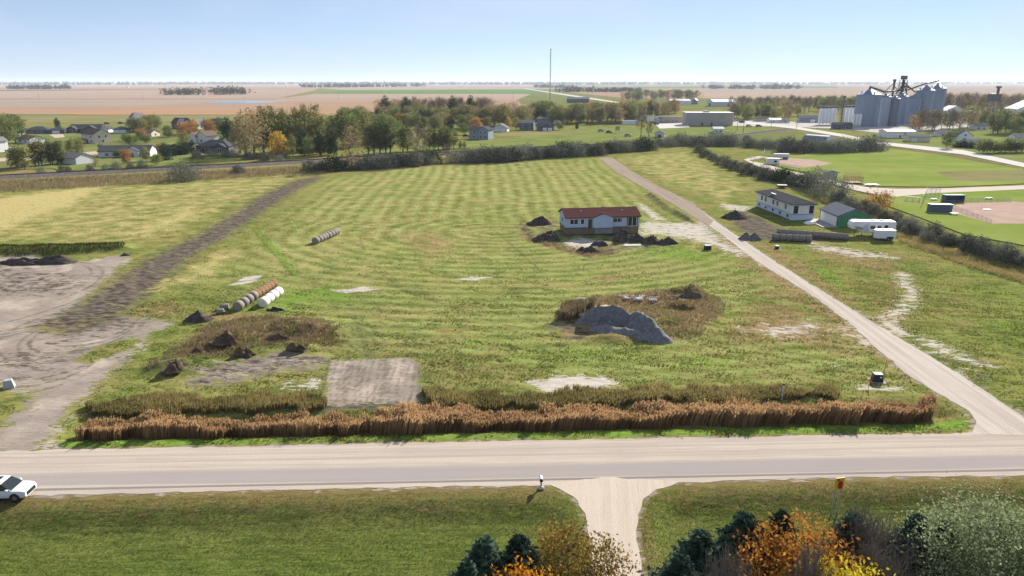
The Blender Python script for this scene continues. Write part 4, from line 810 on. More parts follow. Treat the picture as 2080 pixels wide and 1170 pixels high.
def gbin(px, py, d, h, m, label, rise=.34, group='large steel grain bins', ring=True):
    b = empty('grain_bin', G(px, py, -.05), 0, label, 'grain bin', group); r = d/2
    MB().lathe([(r,0),(r,h)], 40).build('wall', m, b, True); rf = MB().lathe([(r+.25,h-.1),(r+.25,h+.15),(1.0,h+r*rise*1.55),(1.0,h+r*rise*1.55+.9),(.2,h+r*rise*1.55+1.0)], 40).build('roof', ST3, b, True)
    for z in np.arange(3.2, h-1, 3.4): MB().lathe([(r+.02,z),(r+.10,z+.06),(r+.10,z+.2),(r+.02,z+.26)], 40).build('hoop', m, b, True)
    v = MB()
    for k in range(10): t = 2*math.pi*k/10; x, y, z = math.cos(t)*r*.62, math.sin(t)*r*.62, h+r*rise*1.55*.38; v.box(x-.45,x+.45,y-.45,y+.45,z-.3,z+.7)
    v.build('vent', m, rf)
    a = math.radians(-80); x, y = math.cos(a)*(r+.25), math.sin(a)*(r+.25); L = MB(); L.box(x-.3,x-.22,y-.1,y,0,h); L.box(x+.22,x+.3,y-.1,y,0,h)
    for z in np.arange(.5, h, .6): L.box(x-.22,x+.22,y-.08,y-.02,z,z+.08)
    L.build('ladder', m, b); return b
gbin(1756, 257, 19, 26, ST1, 'widest steel grain bin at the left of the elevator'); gbin(1790, 256, 9, 24, ST2, 'bright slim steel bin second from the left')
gbin(1809, 256, 9, 22.5, ST3, 'dark slim steel bin third from the left'); gbin(1824, 253, 9.5, 24, ST1, 'slim steel bin fourth from the left beside the leg tower'); gbin(1850, 252, 10.5, 23, ST1, 'steel bin fifth from the left right of the leg tower')
gbin(1869, 251, 15, 29, ST1, 'tall wide steel bin second from the right'); gbin(1892, 249, 15.5, 30.5, ST1, 'tallest steel bin at the right end of the elevator')
SCAF = mat('elevator_steel', (.11,.105,.11), .6, .4)
def lattice(root, h, w0, w1, m, step=3.0, part='frame', k=1.0):
    L = MB(); zs = list(np.arange(0, h+.01, step))
    c = lambda z: (w0+(w1-w0)*z/h)/2
    for sx, sy in ((-1,-1),(1,-1),(1,1),(-1,1)): L.cyl((sx*c(0),sy*c(0),0),(sx*c(h),sy*c(h),h),.36*k,.28*k,5)
    for a, b in zip(zs, zs[1:]):
        ca, cb_ = c(a), c(b)
        for (x0,y0),(x1,y1) in (((-1,-1),(1,-1)),((1,-1),(1,1)),((1,1),(-1,1)),((-1,1),(-1,-1))):
            L.cyl((x0*ca,y0*ca,a),(x1*cb_,y1*cb_,b),.18*k,.18*k,4); L.cyl((x0*cb_,y0*cb_,b),(x1*cb_,y1*cb_,b),.12,.12,4)
    return L.build(part, m, root)
et = empty('elevator_tower', G(1822, 250), 0, 'dark lattice leg tower rising above the steel grain bins', 'tower')
lattice(et, 38, 9, 4.2, SCAF)
MB().box(-.7,.1,-.5,.5,0,39.5).build('leg_casing', SCAF, et); MB().box(.5,1.2,-.5,.5,0,38).build('leg_casing', SCAF, et)
MB().box(-2.4,2.4,-1.5,1.5,38.2,41.8).build('head', SCAF, et, bevel=.3); MB().box(-3.4,3.4,-2.6,2.6,37,37.3).build('platform', SCAF, et); MB().box(-2.6,2.6,-2.4,2.4,33,33.3).build('platform', SCAF, et)
for k, (x, z) in enumerate(((12,27),(5,25),(-6,25.5),(9,30))): MB().cyl((0,-.6,36-k),(x,-.6,z),.5,.5,6).build('spout', SCAF, et)
el = empty('grain_tower', G(1804, 250), 0, 'thin dark leg pipe left of the lattice tower', 'tower'); MB().box(-.7,.7,-.6,.6,0,37).build('leg_casing', SCAF, el); MB().box(-1,1,-.9,.9,36.5,38.6).build('head', SCAF, el); MB().cyl((0,0,36),(-9,0,26),.3,.3,6).build('spout', SCAF, el); MB().cyl((0,0,33),(7,0,26),.3,.3,6).build('spout', SCAF, el)
def conveyor(p0, z0, p1, z1, label):
    a = G(*p0); b = G(*p1); a.z = z0; b.z = z1; c = empty('conveyor', a, 0, label, 'conveyor'); d = b-a; L = MB()
    s = Vector((-d.y, d.x, 0)).normalized()*.7; up = Vector((0,0,1.3))
    L.hull([-s, s, s+up, -s+up], [d-s, d+s, d+s+up, d-s+up]); L.build('trough', SCAF, c)
    k = max(2, int(d.length/4)); S_ = MB()
    for i in range(k+1): q = d*(i/k); S_.cyl(q+up, q+up+Vector((0,0,1.1)), .06, .06, 4)
    S_.cyl(up+Vector((0,0,1.1)), d+up+Vector((0,0,1.1)), .05, .05, 4); S_.build('handrail', SCAF, c)
conveyor((1756,257), 31.5, (1792,253), 26.5, 'sloping dark conveyor over the widest bin and its slim neighbour'); conveyor((1829,250), 28, (1869,251), 34.5, 'rising conveyor from the leg tower to the second bin from right'); conveyor((1869,251), 34.5, (1892,249), 37, 'topmost conveyor between the two tallest bins')
conveyor((1792,253), 27.5, (1822,250), 28.5, 'level catwalk conveyor over the slim bins')
WST = mat('white_steel', (.72,.73,.74), .5, .1, var=.08)
for gi, (x0, y0, n, dx, d, h, lab) in enumerate([(1664,254,5,7.2,2.9,13.5,'slim white bin in the left bank'),(1711,251,4,7.2,2.9,13.5,'slim white bin in the back bank behind the dark leg'),(1731,259,3,6.6,2.6,10,'small white hopper bin before the widest bin')]):
    for k in range(n):
        b = empty('white_bin', G(x0+k*dx, y0), 0, f"{lab}, {ordn(k+1)} from the left", 'grain bin', lab+'s')
        MB().lathe([(d/2,2.2),(d/2,h)], 16).build('wall', WST, b, True); MB().lathe([(d/2,h),(.3,h+1.1)], 16).build('roof', WST, b); MB().lathe([(.3,.7),(d/2,2.2)], 16).build('hopper', WST, b)
        L = MB()
        for t in range(4): x, y = math.cos(t*1.571+.785)*d*.42, math.sin(t*1.571+.785)*d*.42; L.box(x-.09,x+.09,y-.09,y+.09,0,2.6)
        L.build('support', WST, b)
for (xa, xb, y, z) in ((1658,1698,254,14.8),(1705,1738,251,14.8)): conveyor((xa,y), z, (xb,y), z, 'catwalk over the left bank of slim white bins' if xa == 1658 else 'catwalk over the back bank of slim white bins')
wt = empty('elevator_tower', G(1708, 252), 0, 'short dark leg tower between the banks of white bins', 'tower'); lattice(wt, 20, 3, 2, SCAF, k=.35); MB().box(-.3,.3,-.3,.3,0,23).build('leg_casing', SCAF, wt); MB().box(-1.1,1.1,-.9,.9,22,24.5).build('head', SCAF, wt)
ht = empty('hopper_tower', G(2012, 236), 0, 'dark overhead hopper with leg at far right', 'tower'); lattice(ht, 16, 6, 6, SCAF, k=.6); MB().box(-5,5,-4,4,16,24).build('hopper', SCAF, ht); MB().box(2,4,-1,1,24,30).build('leg_casing', SCAF, ht); MB().box(1,5,-1.6,1.6,30,32).build('head', SCAF, ht)
# mast
mt = empty('radio_mast', G(1117, 204.5), 0, 'tall thin guyed lattice mast on the plain', 'mast'); lattice(mt, 100, 1.8, 1.0, mat('mast_steel', (.30,.29,.29), .6, .3), 5)
for z, w in ((99,1.6),(87,1.2),(50,.9)): MB().cyl((-w,0,z),(w,0,z),.5,.5,6).build('antenna', SCAF, mt)
g_ = MB()
for k in range(3):
    for z in (95,62,30): t = 2*math.pi*k/3+.3; g_.cyl((0,0,z),(math.cos(t)*55,math.sin(t)*55,.1),.035,.035,3)
g_.build('guy_wires', SCAF, mt)
# utility poles
def pole(px, py, h, label, arm=2.4):
    p = empty('utility_pole', G(px, py, -.1), random.uniform(-.2,.2), label, 'pole', 'utility poles'); MB().cyl((0,0,0),(0,0,h),.17,.11,7).build('post', mat('pole_wood', (.10,.08,.065), .9), p); MB().box(-arm/2,arm/2,-.07,.07,h-.9,h-.7).build('crossarm', mat('pole_wood', (.1,.08,.065)), p)
    I = MB()
    for x in (-arm*.45,0,arm*.45): I.cyl((x,0,h-.7),(x,0,h-.45),.06,.05,5)
    I.build('insulator', PALE, p)
for k, (px, py, h) in enumerate([(1509,274,13),(1618,262,11),(1497,266,14),(688,201,14),(845,200.5,14),(1043,200.5,16),(1081,200.5,12),(1179,200,11),(1230,199.5,14),(291,200.5,14),(80,200.5,14),(373,201,13),(495,201,14),(960,200.5,13),(1694,196,14),(1000,200.5,12),(1566,258,11),(585,201,13)]):
    pole(px, py, h, ['wooden pole before the tan warehouse at its right end','wooden pole beside the highway left of the white bins','wooden pole at the right end of the warehouse lawn','wooden pole at the left end of the green strip','wooden pole below the middle of the green strip','tall pole left of the mast','short pole just left of the mast','pole just right of the dark barn below the windbreak','pole in the tan field right of the barn','pole above the white steep-gabled house in the tan field','pole in the tan field at far left','pole below the left end of the grove','pole below the right end of the grove','pole right of middle in the green strip','pole in the pink field before the steel bins','pole between the green strip and the mast','pole by the tan low house in town','pole right of the pond'][k])
sl_ = empty('silo', G(1205, 188), 0, 'small pale concrete silo in the far windbreak', 'silo'); MB().lathe([(4,0),(4,22)], 14).build('wall', CONB, sl_, True); MB().lathe([(4.1,22),(2.8,24),(.3,25)], 14).build('dome', CONB, sl_)
for px, py, w, lab in [(80,180,14,'tiny white farmhouse in the far left grove'),(259,177.6,16,'tiny white farm building on the far left plain'),(581,177,18,'tiny white shed left of the far dark grove'),(716,176.8,26,'white farm building in the left of the far dark grove'),(790,176.5,30,'white farm building right of centre in the far dark grove')]:
    house('farmhouse', px, py, 0, lab, [(0,0,w,w*.6,6,WHT,RWH,'gable','x',.5)], [(0,'f',0,0,4,4,DR)])
# ------------------------------------------------------------------ building sites, farm things, ball park, vehicles
def frame_of(a, b):
    A = P(*a); B = P(*b); d = B-A; return A, B, math.atan2(d.y, d.x), d.length
# house being set on its basement
A, B, ang, L1 = frame_of((1149,477), (1298,473)); mid = (A+B)/2; D1 = 8.4
h1 = empty('house', (mid.x-math.sin(ang)*D1/2, mid.y+math.cos(ang)*D1/2, -.05), ang, 'pale blue house with red-brown roof on raised basement amid dirt piles', 'house')
BSM = mat('basement_block', (.20,.145,.11), .9, var=.15, scale=1); W1 = siding('siding_iceblue', (.42,.50,.62))
MB().box(-L1/2+.15,L1/2-.15,-D1/2+.15,D1/2-.15,0,1.75).build('basement', BSM, h1); MB().box(-2.0,2.4,-D1/2+.02,-D1/2+.14,.1,1.6).build('basement_panel', CONB, h1)
mass(h1, 0, 0, L1, D1, 2.5, W1, RRED, 'gable', 'x', .34, 1.78, .45); mass(h1, -.2, -D1/2-.35, 5.0, 1.2, 2.5, W1, RRED, 'gable', 'y', .38, 1.78, .3, 'bay_wall')
for u, z, w, hh in ((-7.3,.9,1.9,1.15),(-5.2,.9,.8,1.15),(3.6,1.15,1.6,.95),(7.4,.12,2.0,2.15)): opening(h1, 0, 0, L1, D1, 'f', u, 1.78+z, w, hh)
for s in (6.2,8.65): MB().box(s-.14,s+.14,-D1/2-.06,-D1/2,1.9,4.1).build('shutter', DOOR, h1)
for s in (2.65,4.55): MB().box(s-.12,s+.12,-D1/2-.06,-D1/2,2.9,3.95).build('shutter', DOOR, h1)
opening(h1, 0, 0, L1, D1, 'f', -3.3, 1.78, .95, 2.05, 'door'); opening(h1, 0, 0, L1, D1, 'r', 0, 2.7, 1.2, 1.1); opening(h1, 0, 0, L1, D1, 'l', 0, 2.7, 1.2, 1.1)
MB().box(-L1/2-.03,L1/2+.03,-D1/2-.05,D1/2+.05,1.70,1.80).build('sill_beam', DOOR, h1)
for x, y in ((-5,-1.5),(5.5,-1.5)): MB().cyl((x,y,4.9),(x,y,5.5),.12,.12,8).build('roof_vent', TRIM, h1)
for x, y in ((.9,1.6),(3.2,.6)): MB().box(x,x+.9,y,y+.25,5.4,5.75).build('ridge_vent', DOOR, h1)
# second house, house-wrapped, and green garage
A, B, ang2, L2 = frame_of((1535,418), (1607,447)); _, C_, ang3, W2 = frame_of((1607,447), (1652,446)); W2 = min(W2, 9.0)
sx = Vector((math.cos(ang2), math.sin(ang2), 0)); sy = Vector((-sx.y, sx.x, 0)); mid = (A+B)/2+sy*W2/2
h2 = empty('house', (mid.x, mid.y, -.05), ang2, 'long white unfinished house with dark roof on blue-wrapped foundation', 'house')
MB().box(-L2/2+.1,L2/2-.1,-W2/2+.1,W2/2-.1,0,1.6).build('basement', LBL, h2); PANW = siding('siding_offwhite', (.68,.67,.62))
mass(h2, 0, 0, L2, W2, 2.7, PANW, RDK, 'hip', 'x', .36, 1.62, .5); MB().box(-L2/2-.04,L2/2+.04,-W2/2-.04,W2/2+.04,1.55,1.64).build('sill_beam', DOOR, h2)
for k in range(9):
    u = -L2/2+L2*(k+.5)/9
    if k in (1,2,4,5,7): opening(h2, 0, 0, L2, W2, 'f', u, 2.4, 1.1, 1.4)
for k in range(5): opening(h2, 0, 0, L2, W2, 'f', -L2/2+L2*(k+.5)/5, .5, 1.0, .8)
for u in (-2.2,2.2): opening(h2, 0, 0, L2, W2, 'r', u, 1.8, 1.3, 2.1)
for k in range(14): u = -W2/2+W2*(k+.5)/14; MB().box(L2/2, L2/2+.05, u-.07, u+.07, 1.7, 4.25).build('batten', TRIM, h2)
for k in range(26): u = -L2/2+L2*(k+.5)/26; MB().box(u-.06, u+.06, -W2/2-.05, -W2/2, 1.7, 4.25).build('batten', TRIM, h2)
MB().box(-3.6,-.8,-2.6,-2.2,5.15,5.25).build('roof_board', TRIM, h2)
A, B, ang4, L3 = frame_of((1664,445), (1700,461)); sx = Vector((math.cos(ang4), math.sin(ang4), 0)); sy = Vector((-sx.y, sx.x, 0)); W3 = 8.2; mid = (A+B)/2+sy*W3/2; L3 = max(L3, 8.5)
GRN = mat('sheathing_green', (.035,.17,.085), .6, var=.15, scale=.8)
gg = empty('garage', (mid.x, mid.y, -.05), ang4, 'green sheathed garage with slate roof and three white doors', 'garage'); mass(gg, 0, 0, L3, W3, 2.9, GRN, mat('shingle_slate', (.15,.16,.19), .9, var=.15, scale=3, spec=0), 'gable', 'x', .42, 0, .35)
for k in range(3): opening(gg, 0, 0, L3, W3, 'f', -L3/2+.9+(L3-1.2)*(k+.42)/3, .02, L3/3-.7, 2.4, GD)
opening(gg, 0, 0, L3, W3, 'r', 0, 1.0, 1.1, 1.2); 
for k in range(5): u = -W3/2+W3*(k+.0)/5+.8; MB().box(L3/2, L3/2+.03, u-.025, u+.025, .1, 2.9).build('panel_seam', mat('seam_dark', (.02,.09,.05)), gg)
MB().box(-L3/2,L3/2+.6,-W3/2-4,-W3/2-.05,.02,.14).build('slab', CONB, gg)
# spoil heaps
DIRT_D = mat('topsoil', (.085,.072,.062), .95, var=.35, scale=1.5, bump=.8, bscale=3, spec=0); DIRT_G = mat('spoil_grey', (.16,.15,.14), .95, var=.3, scale=1.5, bump=.8, bscale=3, spec=0)
def pile(px, py, rx, ry, h, label, m=None, seed=0, rough=.35, name='dirt_pile', group=None, peaks=1):
    rng = np.random.default_rng(seed+int(px)); na, nr = 36, 13; V = [(0,0,0)]; F = []
    off = rng.random()*90; pk = [(rng.uniform(-.45,.45), rng.uniform(-.3,.3), rng.uniform(.7,1)) for _ in range(peaks)] if peaks > 1 else [(0,0,1)]
    J, I = np.meshgrid(np.arange(1, nr+1), np.arange(na), indexing='ij'); J = J.ravel(); I = I.ravel()
    T = np.concatenate([[0], 2*np.pi*I/na]); R_ = np.concatenate([[0], J/nr]); xx = np.cos(T)*R_; yy = np.sin(T)*R_
    b = np.max([hh*np.clip(1-np.hypot(xx-a, yy-c)/(.95 if peaks == 1 else .7), 0, 1) for a, c, hh in pk], 0)
    n_ = 1.05*(fbm(xx*2.6+off, yy*2.6, 4)-.5)+.8*(fbm(xx*7+off, yy*7, 2)-.5); zz = h*b**.85*(1+rough*2*n_)*np.clip((1-R_)*6, 0, 1)
    e = 1+.56*(fbm(np.cos(T)*1.4+off, np.sin(T)*1.4, 3)-.5); zz[R_ >= .999] = -.12
    V = np.stack([xx*rx*e, yy*ry*e, zz], 1).tolist()
    for i in range(na): F.append((0, 1+i, 1+(i+1) % na))
    for j in range(nr-1):
        for i in range(na): a = 1+j*na; F.append((a+i, a+na+i, a+na+(i+1) % na, a+(i+1) % na))
    me = bpy.data.meshes.new(name); me.from_pydata(V, [], F)
    for p in me.polygons: p.use_smooth = True
    o = link(name, me, m or DIRT_D); o.location = G(px, py, -.06); return tag(o, label, 'dirt pile' if name == 'dirt_pile' else 'pile', group)
gp = 'dirt piles round the blue house'
for a in [(1092,455,3.4,2.2,1.9,'dark dirt pile behind the left end of the blue house'),(1104,488,3.9,2.6,2.5,'big dark dirt pile left of the blue house'),(1217,498,2.0,1.4,1.4,'small dirt pile in front of the middle of the blue house'),(1197,512,3.0,1.8,1.5,'dirt pile nearest the camera before the blue house'),
          (1277,490,3.9,2.5,2.6,'largest dark dirt pile before the right end of the blue house'),(1325,493,2.5,1.9,2.0,'middle dirt pile right of the blue house'),(1358,495,2.4,1.8,1.6,'rightmost dirt pile beside the blue house')]:
    pile(a[0], a[1], a[2]*1.1, a[3]*1.1, a[4]*.95, a[5], None, 3, .55, group=gp, peaks=4)
pile(1492, 443, 4.2, 3.2, 2.3, 'dark dirt mound left of the long white house', None, 5); pile(1515, 486, 2.0, 1.6, 1.5, 'left of two grey heaps beside the farm track', DIRT_G, 6); pile(1531, 487, 2.0, 1.6, 1.6, 'right of two grey heaps beside the farm track', DIRT_G, 7)
pile(405, 650, 2.5, 1.6, 1.5, 'dark gravel mound below the hay bales', DIRT_D, 8, .25); pile(75, 535, 8.5, 2.6, 1.6, 'black churned soil heap at the dirt yard edge', DIRT_D, 9, .6, peaks=4); pile(255, 519, 1.2, .8, .7, 'tiny dark soil heap right of the yard bank', DIRT_D, 10)
pile(555, 630, 2.4, .9, .8, 'black scrap heap beside the white wrapped bales', mat('black_scrap', (.02,.02,.022), .7, bump=.9), 11, .9, name='scrap_heap', peaks=3); pile(1400, 601, 2.6, 1.3, 1.3, 'weathered brown hay heap behind the gravel pit', mat('old_hay', (.13,.10,.075), .95, var=.3, scale=3, bump=.8, spec=0), 12, .4, name='hay_heap', peaks=2)
for k, (px, py, rx, ry, h, lab) in enumerate([(450,693,3.4,1.9,1.7,'bare brown soil heap left in the weedy spoil'),(565,690,4.6,1.6,1.5,'bare dark soil heap right in the weedy spoil'),(500,718,2.6,1.3,1.2,'small bare soil heap above the churned mud'),(400,720,3.0,1.3,1.1,'low bare heap at the left of the weedy spoil'),(605,706,2.4,1.0,.9,'small dark heap at the right end of the churned mud'),(350,750,2.2,1.5,1.5,'grassy dark heap at the left of the churned mud')]):
    pile(px, py, rx*.62, ry*.7, h*.75, lab, mat('spoil_brown', (.12,.085,.06), .95, var=.4, scale=1.2, bump=.9, bscale=2.5, spec=0), 30+k, .7, peaks=3, group='bare heaps in the weedy spoil')
# gravel stockpile, dug away on the near side
def stockpile():
    A, B = P(1165,690), P(1345,655); c = (A+B)/2; nx_, ny_ = 70, 46; sx_, sy_ = 18.0, 12.0; V = []; F = []
    xs = np.linspace(-sx_/2, sx_/2, nx_); ys = np.linspace(-sy_/2, sy_/2, ny_); XX, YY = np.meshgrid(xs, ys)
    crest = 3.3*np.exp(-((XX+1.2)/4.0)**4)*(1-.10*XX/5)                    # long crest at the back
    back = np.clip((5.2-YY)/2.8, 0, 1); front = np.clip((YY-1.6)/.55, 0, 1); Z_ = crest*np.minimum(back, front)
    limb = 2.7*np.exp(-((XX-3.4-.55*(1.5-YY))/1.5)**2)*np.clip((YY+5.2)/3.5, 0, 1)*np.clip((5-YY)/3, 0, 1); Z_ = np.maximum(Z_, limb)
    tng = 1.15*np.exp(-((YY+1.2+.45*XX)/1.4)**2)*np.exp(-((XX-.8)/4.2)**4); Z_ = np.maximum(Z_, tng)
    Z_ = Z_+np.clip(Z_, 0, 1.2)*(.9*(fbm(XX*.5+9, YY*.5, 4)-.5)+.35*(fbm(XX*1.7, YY*1.7, 2)-.5)); edge_ = np.clip(np.minimum(sx_/2-np.abs(XX), sy_/2-np.abs(YY))/1.5, 0, 1); Z_ = Z_*edge_-.12*(1-np.clip(Z_*4, 0, 1))
    V = np.stack([XX.ravel(), YY.ravel(), Z_.ravel()], 1); ix = np.arange(nx_*ny_).reshape(ny_, nx_); F = np.stack([ix[:-1,:-1], ix[:-1,1:], ix[1:,1:], ix[1:,:-1]], -1).reshape(-1,4)
    o = link('gravel_stockpile', np_mesh('gravel_stockpile', V, F, smooth=True), mat('gravel_grey', (.185,.185,.19), .95, var=.25, scale=2, bump=.6, bscale=6, spec=0)); o.location = (c.x-.5, c.y, -.02); o.rotation_euler = (0,0,-.12)
    tag(o, 'large grey gravel stockpile dug away on its near side', 'gravel pile')
stockpile()
STONE = mat('pale_stone', (.48,.45,.42), .9, var=.2, scale=2, spec=0)
for k, (px, py, s) in enumerate([(1216,628,1.0),(1227,627,.8),(1240,627,.9),(1180,608,.5),(1272,607,.6),(1297,609,.9),(1326,611,.8),(1300,606,.5)]):
    rng = np.random.default_rng(60+k); bm = bmesh.new(); bmesh.ops.create_icosphere(bm, subdivisions=2, radius=1)
    for v in bm.verts: v.co = Vector((v.co.x*s, v.co.y*s*.7, max(v.co.z, -.3)*s*.4))*(1+.25*(rng.random()-.5))
    me = bpy.data.meshes.new('stone_slab'); bm.to_mesh(me); bm.free(); o = link('stone_slab', me, STONE); o.location = G(px, py, .08); tag(o, f"pale stone slab above the gravel stockpile, {ordn(sorted([1216,1227,1240,1180,1272,1297,1326,1300]).index(px)+1)} from the left", 'stone', 'stone slabs above the stockpile')
# bales
HAYB = mat('hay_brown', (.25,.155,.085), .95, var=.3, scale=2.5, bump=.5, bscale=8, spec=0); HAYG = mat('hay_grey', (.26,.235,.205), .95, var=.25, scale=2, bump=.5, bscale=8, spec=0); WRAP = mat('white_wrap', (.66,.65,.60), .5, var=.1, scale=1.5); HAYD = mat('hay_dark', (.24,.215,.185), .95, var=.3, scale=2, bump=.5, spec=0)
def bale_mesh(r, L, name, flat=.06):
    m = MB(); n = 22; prof = [(r*.25,-L/2-.02),(r*.9,-L/2),(r,-L/2+.12),(r*1.01,0),(r,L/2-.12),(r*.9,L/2),(r*.25,L/2+.02)]
    m.lathe(prof, n); me = m.mesh(name, True); 
    for v in me.vertices: x, y, z = v.co; zz = max(-x, -r*(1-flat)); v.co = (z, y*(1+.05*(zz < -r*.5)), zz+r*(1-flat))
    return me
BM = {k: bale_mesh(r, L, 'bale_'+k) for k, (r, L) in {'brown':(.78,1.45),'grey':(.82,1.3),'white':(.80,1.55),'dark':(.85,1.45)}.items()}
def bales(a, b, n, kind, m, phrase, group, jit=.06, name='hay_bale', axis=0.0, fl=1.0):
    A = P(*a); B = P(*b); d = B-A; ang = math.atan2(d.y, d.x)
    order = sorted(range(n), key=lambda i: a[0]+(b[0]-a[0])*i/max(1, n-1))
    for i in range(n):
        p = A.lerp(B, i/max(1, n-1)); o = link(name, BM[kind], m); o.location = (p.x+random.uniform(-jit,jit), p.y+random.uniform(-jit,jit), HZ(p.x, p.y)-.04); o.rotation_euler = (0,0,ang+axis+random.uniform(-.05,.05)); o.scale = (fl,1,1)
        tag(o, f"{phrase}, {ordn(order.index(i)+1)} from the left", 'hay bale', group)
bales((521,603), (555,582), 6, 'brown', HAYB, 'brown round bale at the far end of the bale row', 'brown round bales', .05); bales((486,627), (515,607), 4, 'grey', HAYG, 'weathered grey round bale in the bale row', 'grey round bales', .05, fl=.9)
bales((537,619), (565,599), 4, 'white', WRAP, 'white plastic-wrapped round bale beside the brown row', 'white wrapped bales', .03); bales((643,495), (684,476), 8, 'grey', HAYG, 'grey round bale in the far row left of centre', 'grey bales in the far row', .1)
bales((1575,487), (1641,490), 6, 'dark', HAYD, 'dark round bale in the front row before the long white house', 'dark bales in the front row', .05); bales((1584,477), (1716,487), 12, 'dark', HAYD, 'dark round bale in the back row before the green garage', 'dark bales in the back row', .05)
for px, py, s, lab in ((457,628,.62,'small dark bale stub left of the bale row'),(448,637,.55,'smallest broken bale at the lower left of the bale row')):
    o = link('hay_bale', BM['grey'], None); o.location = G(px, py, -.03); o.scale = (s*1.6,s*1.1,s); o.rotation_euler = (0,0,.3); tag(o, lab, 'hay bale')
# wheels shared by vehicles
TYRE = mat('tyre', (.018,.018,.02), .85); RIM = mat('rim', (.35,.35,.37), .35, .8); CHR = mat('dark_trim', (.02,.02,.022), .5); LAMP = mat('headlight', (.75,.78,.82), .15)
def wheel(root, x, y, r, w, side):
    t = MB(); t.cyl((x,y-w/2,r),(x,y+w/2,r),r,r,20); o = t.build('wheel', TYRE, root, True, .02); yy = y+side*w/2
    k = MB(); k.cyl((x,yy-.01*side,r),(x,yy+.02*side,r),r*.62,r*.58,14); k.build('rim', RIM, o)
def car(px, py, rz, paint, label, group=None, sc=1.0, kind='suv', z=None):
    p = G(px, py, 0); p.z = max(p.z, 0)+(.05 if z is None else z)
    r = empty('parked_car', p, math.radians(rz), label, 'car', group, sc)
    S_ = [(-2.32,.46,.80,.74),(-2.26,.36,1.0,.86),(-1.9,.30,1.06,.92),(-.9,.28,1.06,.935),(.6,.28,1.05,.935),(1.15,.28,1.03,.93),(1.75,.30,1.02,.91),(2.12,.32,.97,.87),(2.30,.38,.86,.80)]
    V = []; F = []
    for x, z0, z1, hw in S_:
        V += [(x,-hw*.92,z0),(x,-hw,z0+.12),(x,-hw,z0+(z1-z0)*.62),(x,-hw*.93,z1-.04),(x,-hw*.72,z1),(x,hw*.72,z1),(x,hw*.93,z1-.04),(x,hw,z0+(z1-z0)*.62),(x,hw,z0+.12),(x,hw*.92,z0)]
    n = 10
    for i in range(len(S_)-1):
        for j in range(n): k = (j+1) % n; F.append((i*n+j, i*n+k, (i+1)*n+k, (i+1)*n+j)[::-1])
    F.append(tuple(range(n))); F.append(tuple(range((len(S_)-1)*n, len(S_)*n))[::-1])
    body = MB(); body.add(V, F); body.build('body', paint, r, True)
    g = MB(); lo = [(-2.12,-.84,1.03),(1.18,-.84,1.02),(1.18,.84,1.02),(-2.12,.84,1.03)]; hi = [(-1.72,-.68,1.62),(.30,-.68,1.64),(.30,.68,1.64),(-1.72,.68,1.62)]
    g.add(lo+hi, [(0,1,5,4),(1,2,6,5),(2,3,7,6),(3,0,4,7),(4,5,6,7)]); g.build('windows', GLS, r)
    rf = MB(); rf.hull([(-1.88,-.72,1.60),(.36,-.72,1.62),(.36,.72,1.62),(-1.88,.72,1.60)], [(-1.72,-.60,1.71),(.20,-.60,1.72),(.20,.60,1.72),(-1.72,.60,1.71)]); ro = rf.build('roof', paint, r, True)
    MB().box(-1.0,-.05,-.45,.45,1.715,1.73).build('sunroof', GLS, ro)
    for s in (-1,1):
        q = MB()
        for x0, x1, x2, x3 in ((1.2,1.1,.22,.30),(-.35,-.47,-.5,-.40),(-2.14,-1.75,-1.45,-1.66)): q.hull([(x0,s*.85,1.02),(x1,s*.85,1.02),(x2,s*.67,1.585),(x3,s*.67,1.585)], [(x0,s*.82,1.02),(x1,s*.82,1.02),(x2,s*.64,1.585),(x3,s*.64,1.585)])
        q.build('pillar', paint, r)
        MB().box(.78,.98,s*.95-.09,s*.95+.09,1.06,1.2).build('mirror', paint, r, bevel=.03)
        MB().hull([(2.10,s*.55,.70),(1.85,s*.89,.72),(1.85,s*.89,.84),(2.12,s*.55,.82)], [(2.24,s*.52,.70),(2.02,s*.88,.72),(2.0,s*.88,.84),(2.22,s*.52,.82)]).build('headlight', LAMP, r)
        MB().box(-2.34,-2.22,s*.62-.2,s*.62+.2,.82,.98).build('taillight', mat('red_lamp', (.3,.01,.01), .3), r)
        q = MB(); q.box(-.5,.55,s*.94-.012,s*.94+.012,.34,.36); q.box(-1.5,1.0,s*.932-.012,s*.932+.012,.28,.40); q.build('side_trim', CHR, r)
        for x in (-1.42,1.42): 
            a = MB(); a.cyl((x,s*.90,.38),(x,s*.945,.38),.43,.43,20); a.build('wheel_arch', CHR, r); wheel(r, x, s*.84, .36, .24, s)
    MB().box(2.2,2.335,-.55,.55,.46,.78).build('grille', CHR, r); MB().box(2.31,2.345,-.16,.16,.72,.80).build('badge', CHR, r) if False else None
    return r
PWH = mat('paint_white', (.62,.63,.66), .3, 0, var=.02, spec=.5); PBK = mat('paint_black', (.025,.025,.03), .25, spec=.5); PSV = mat('paint_silver', (.42,.43,.45), .3, .4); PRD = mat('paint_red', (.25,.02,.02), .3, spec=.5); PBL = mat('paint_blue', (.04,.08,.18), .3, spec=.5)
rdang = math.degrees(frame_of((0,965),(2080,925))[2])
car(12, 1009, rdang, PWH, 'white SUV parked on the gravel road at the left edge', None, 1.03, z=.06)
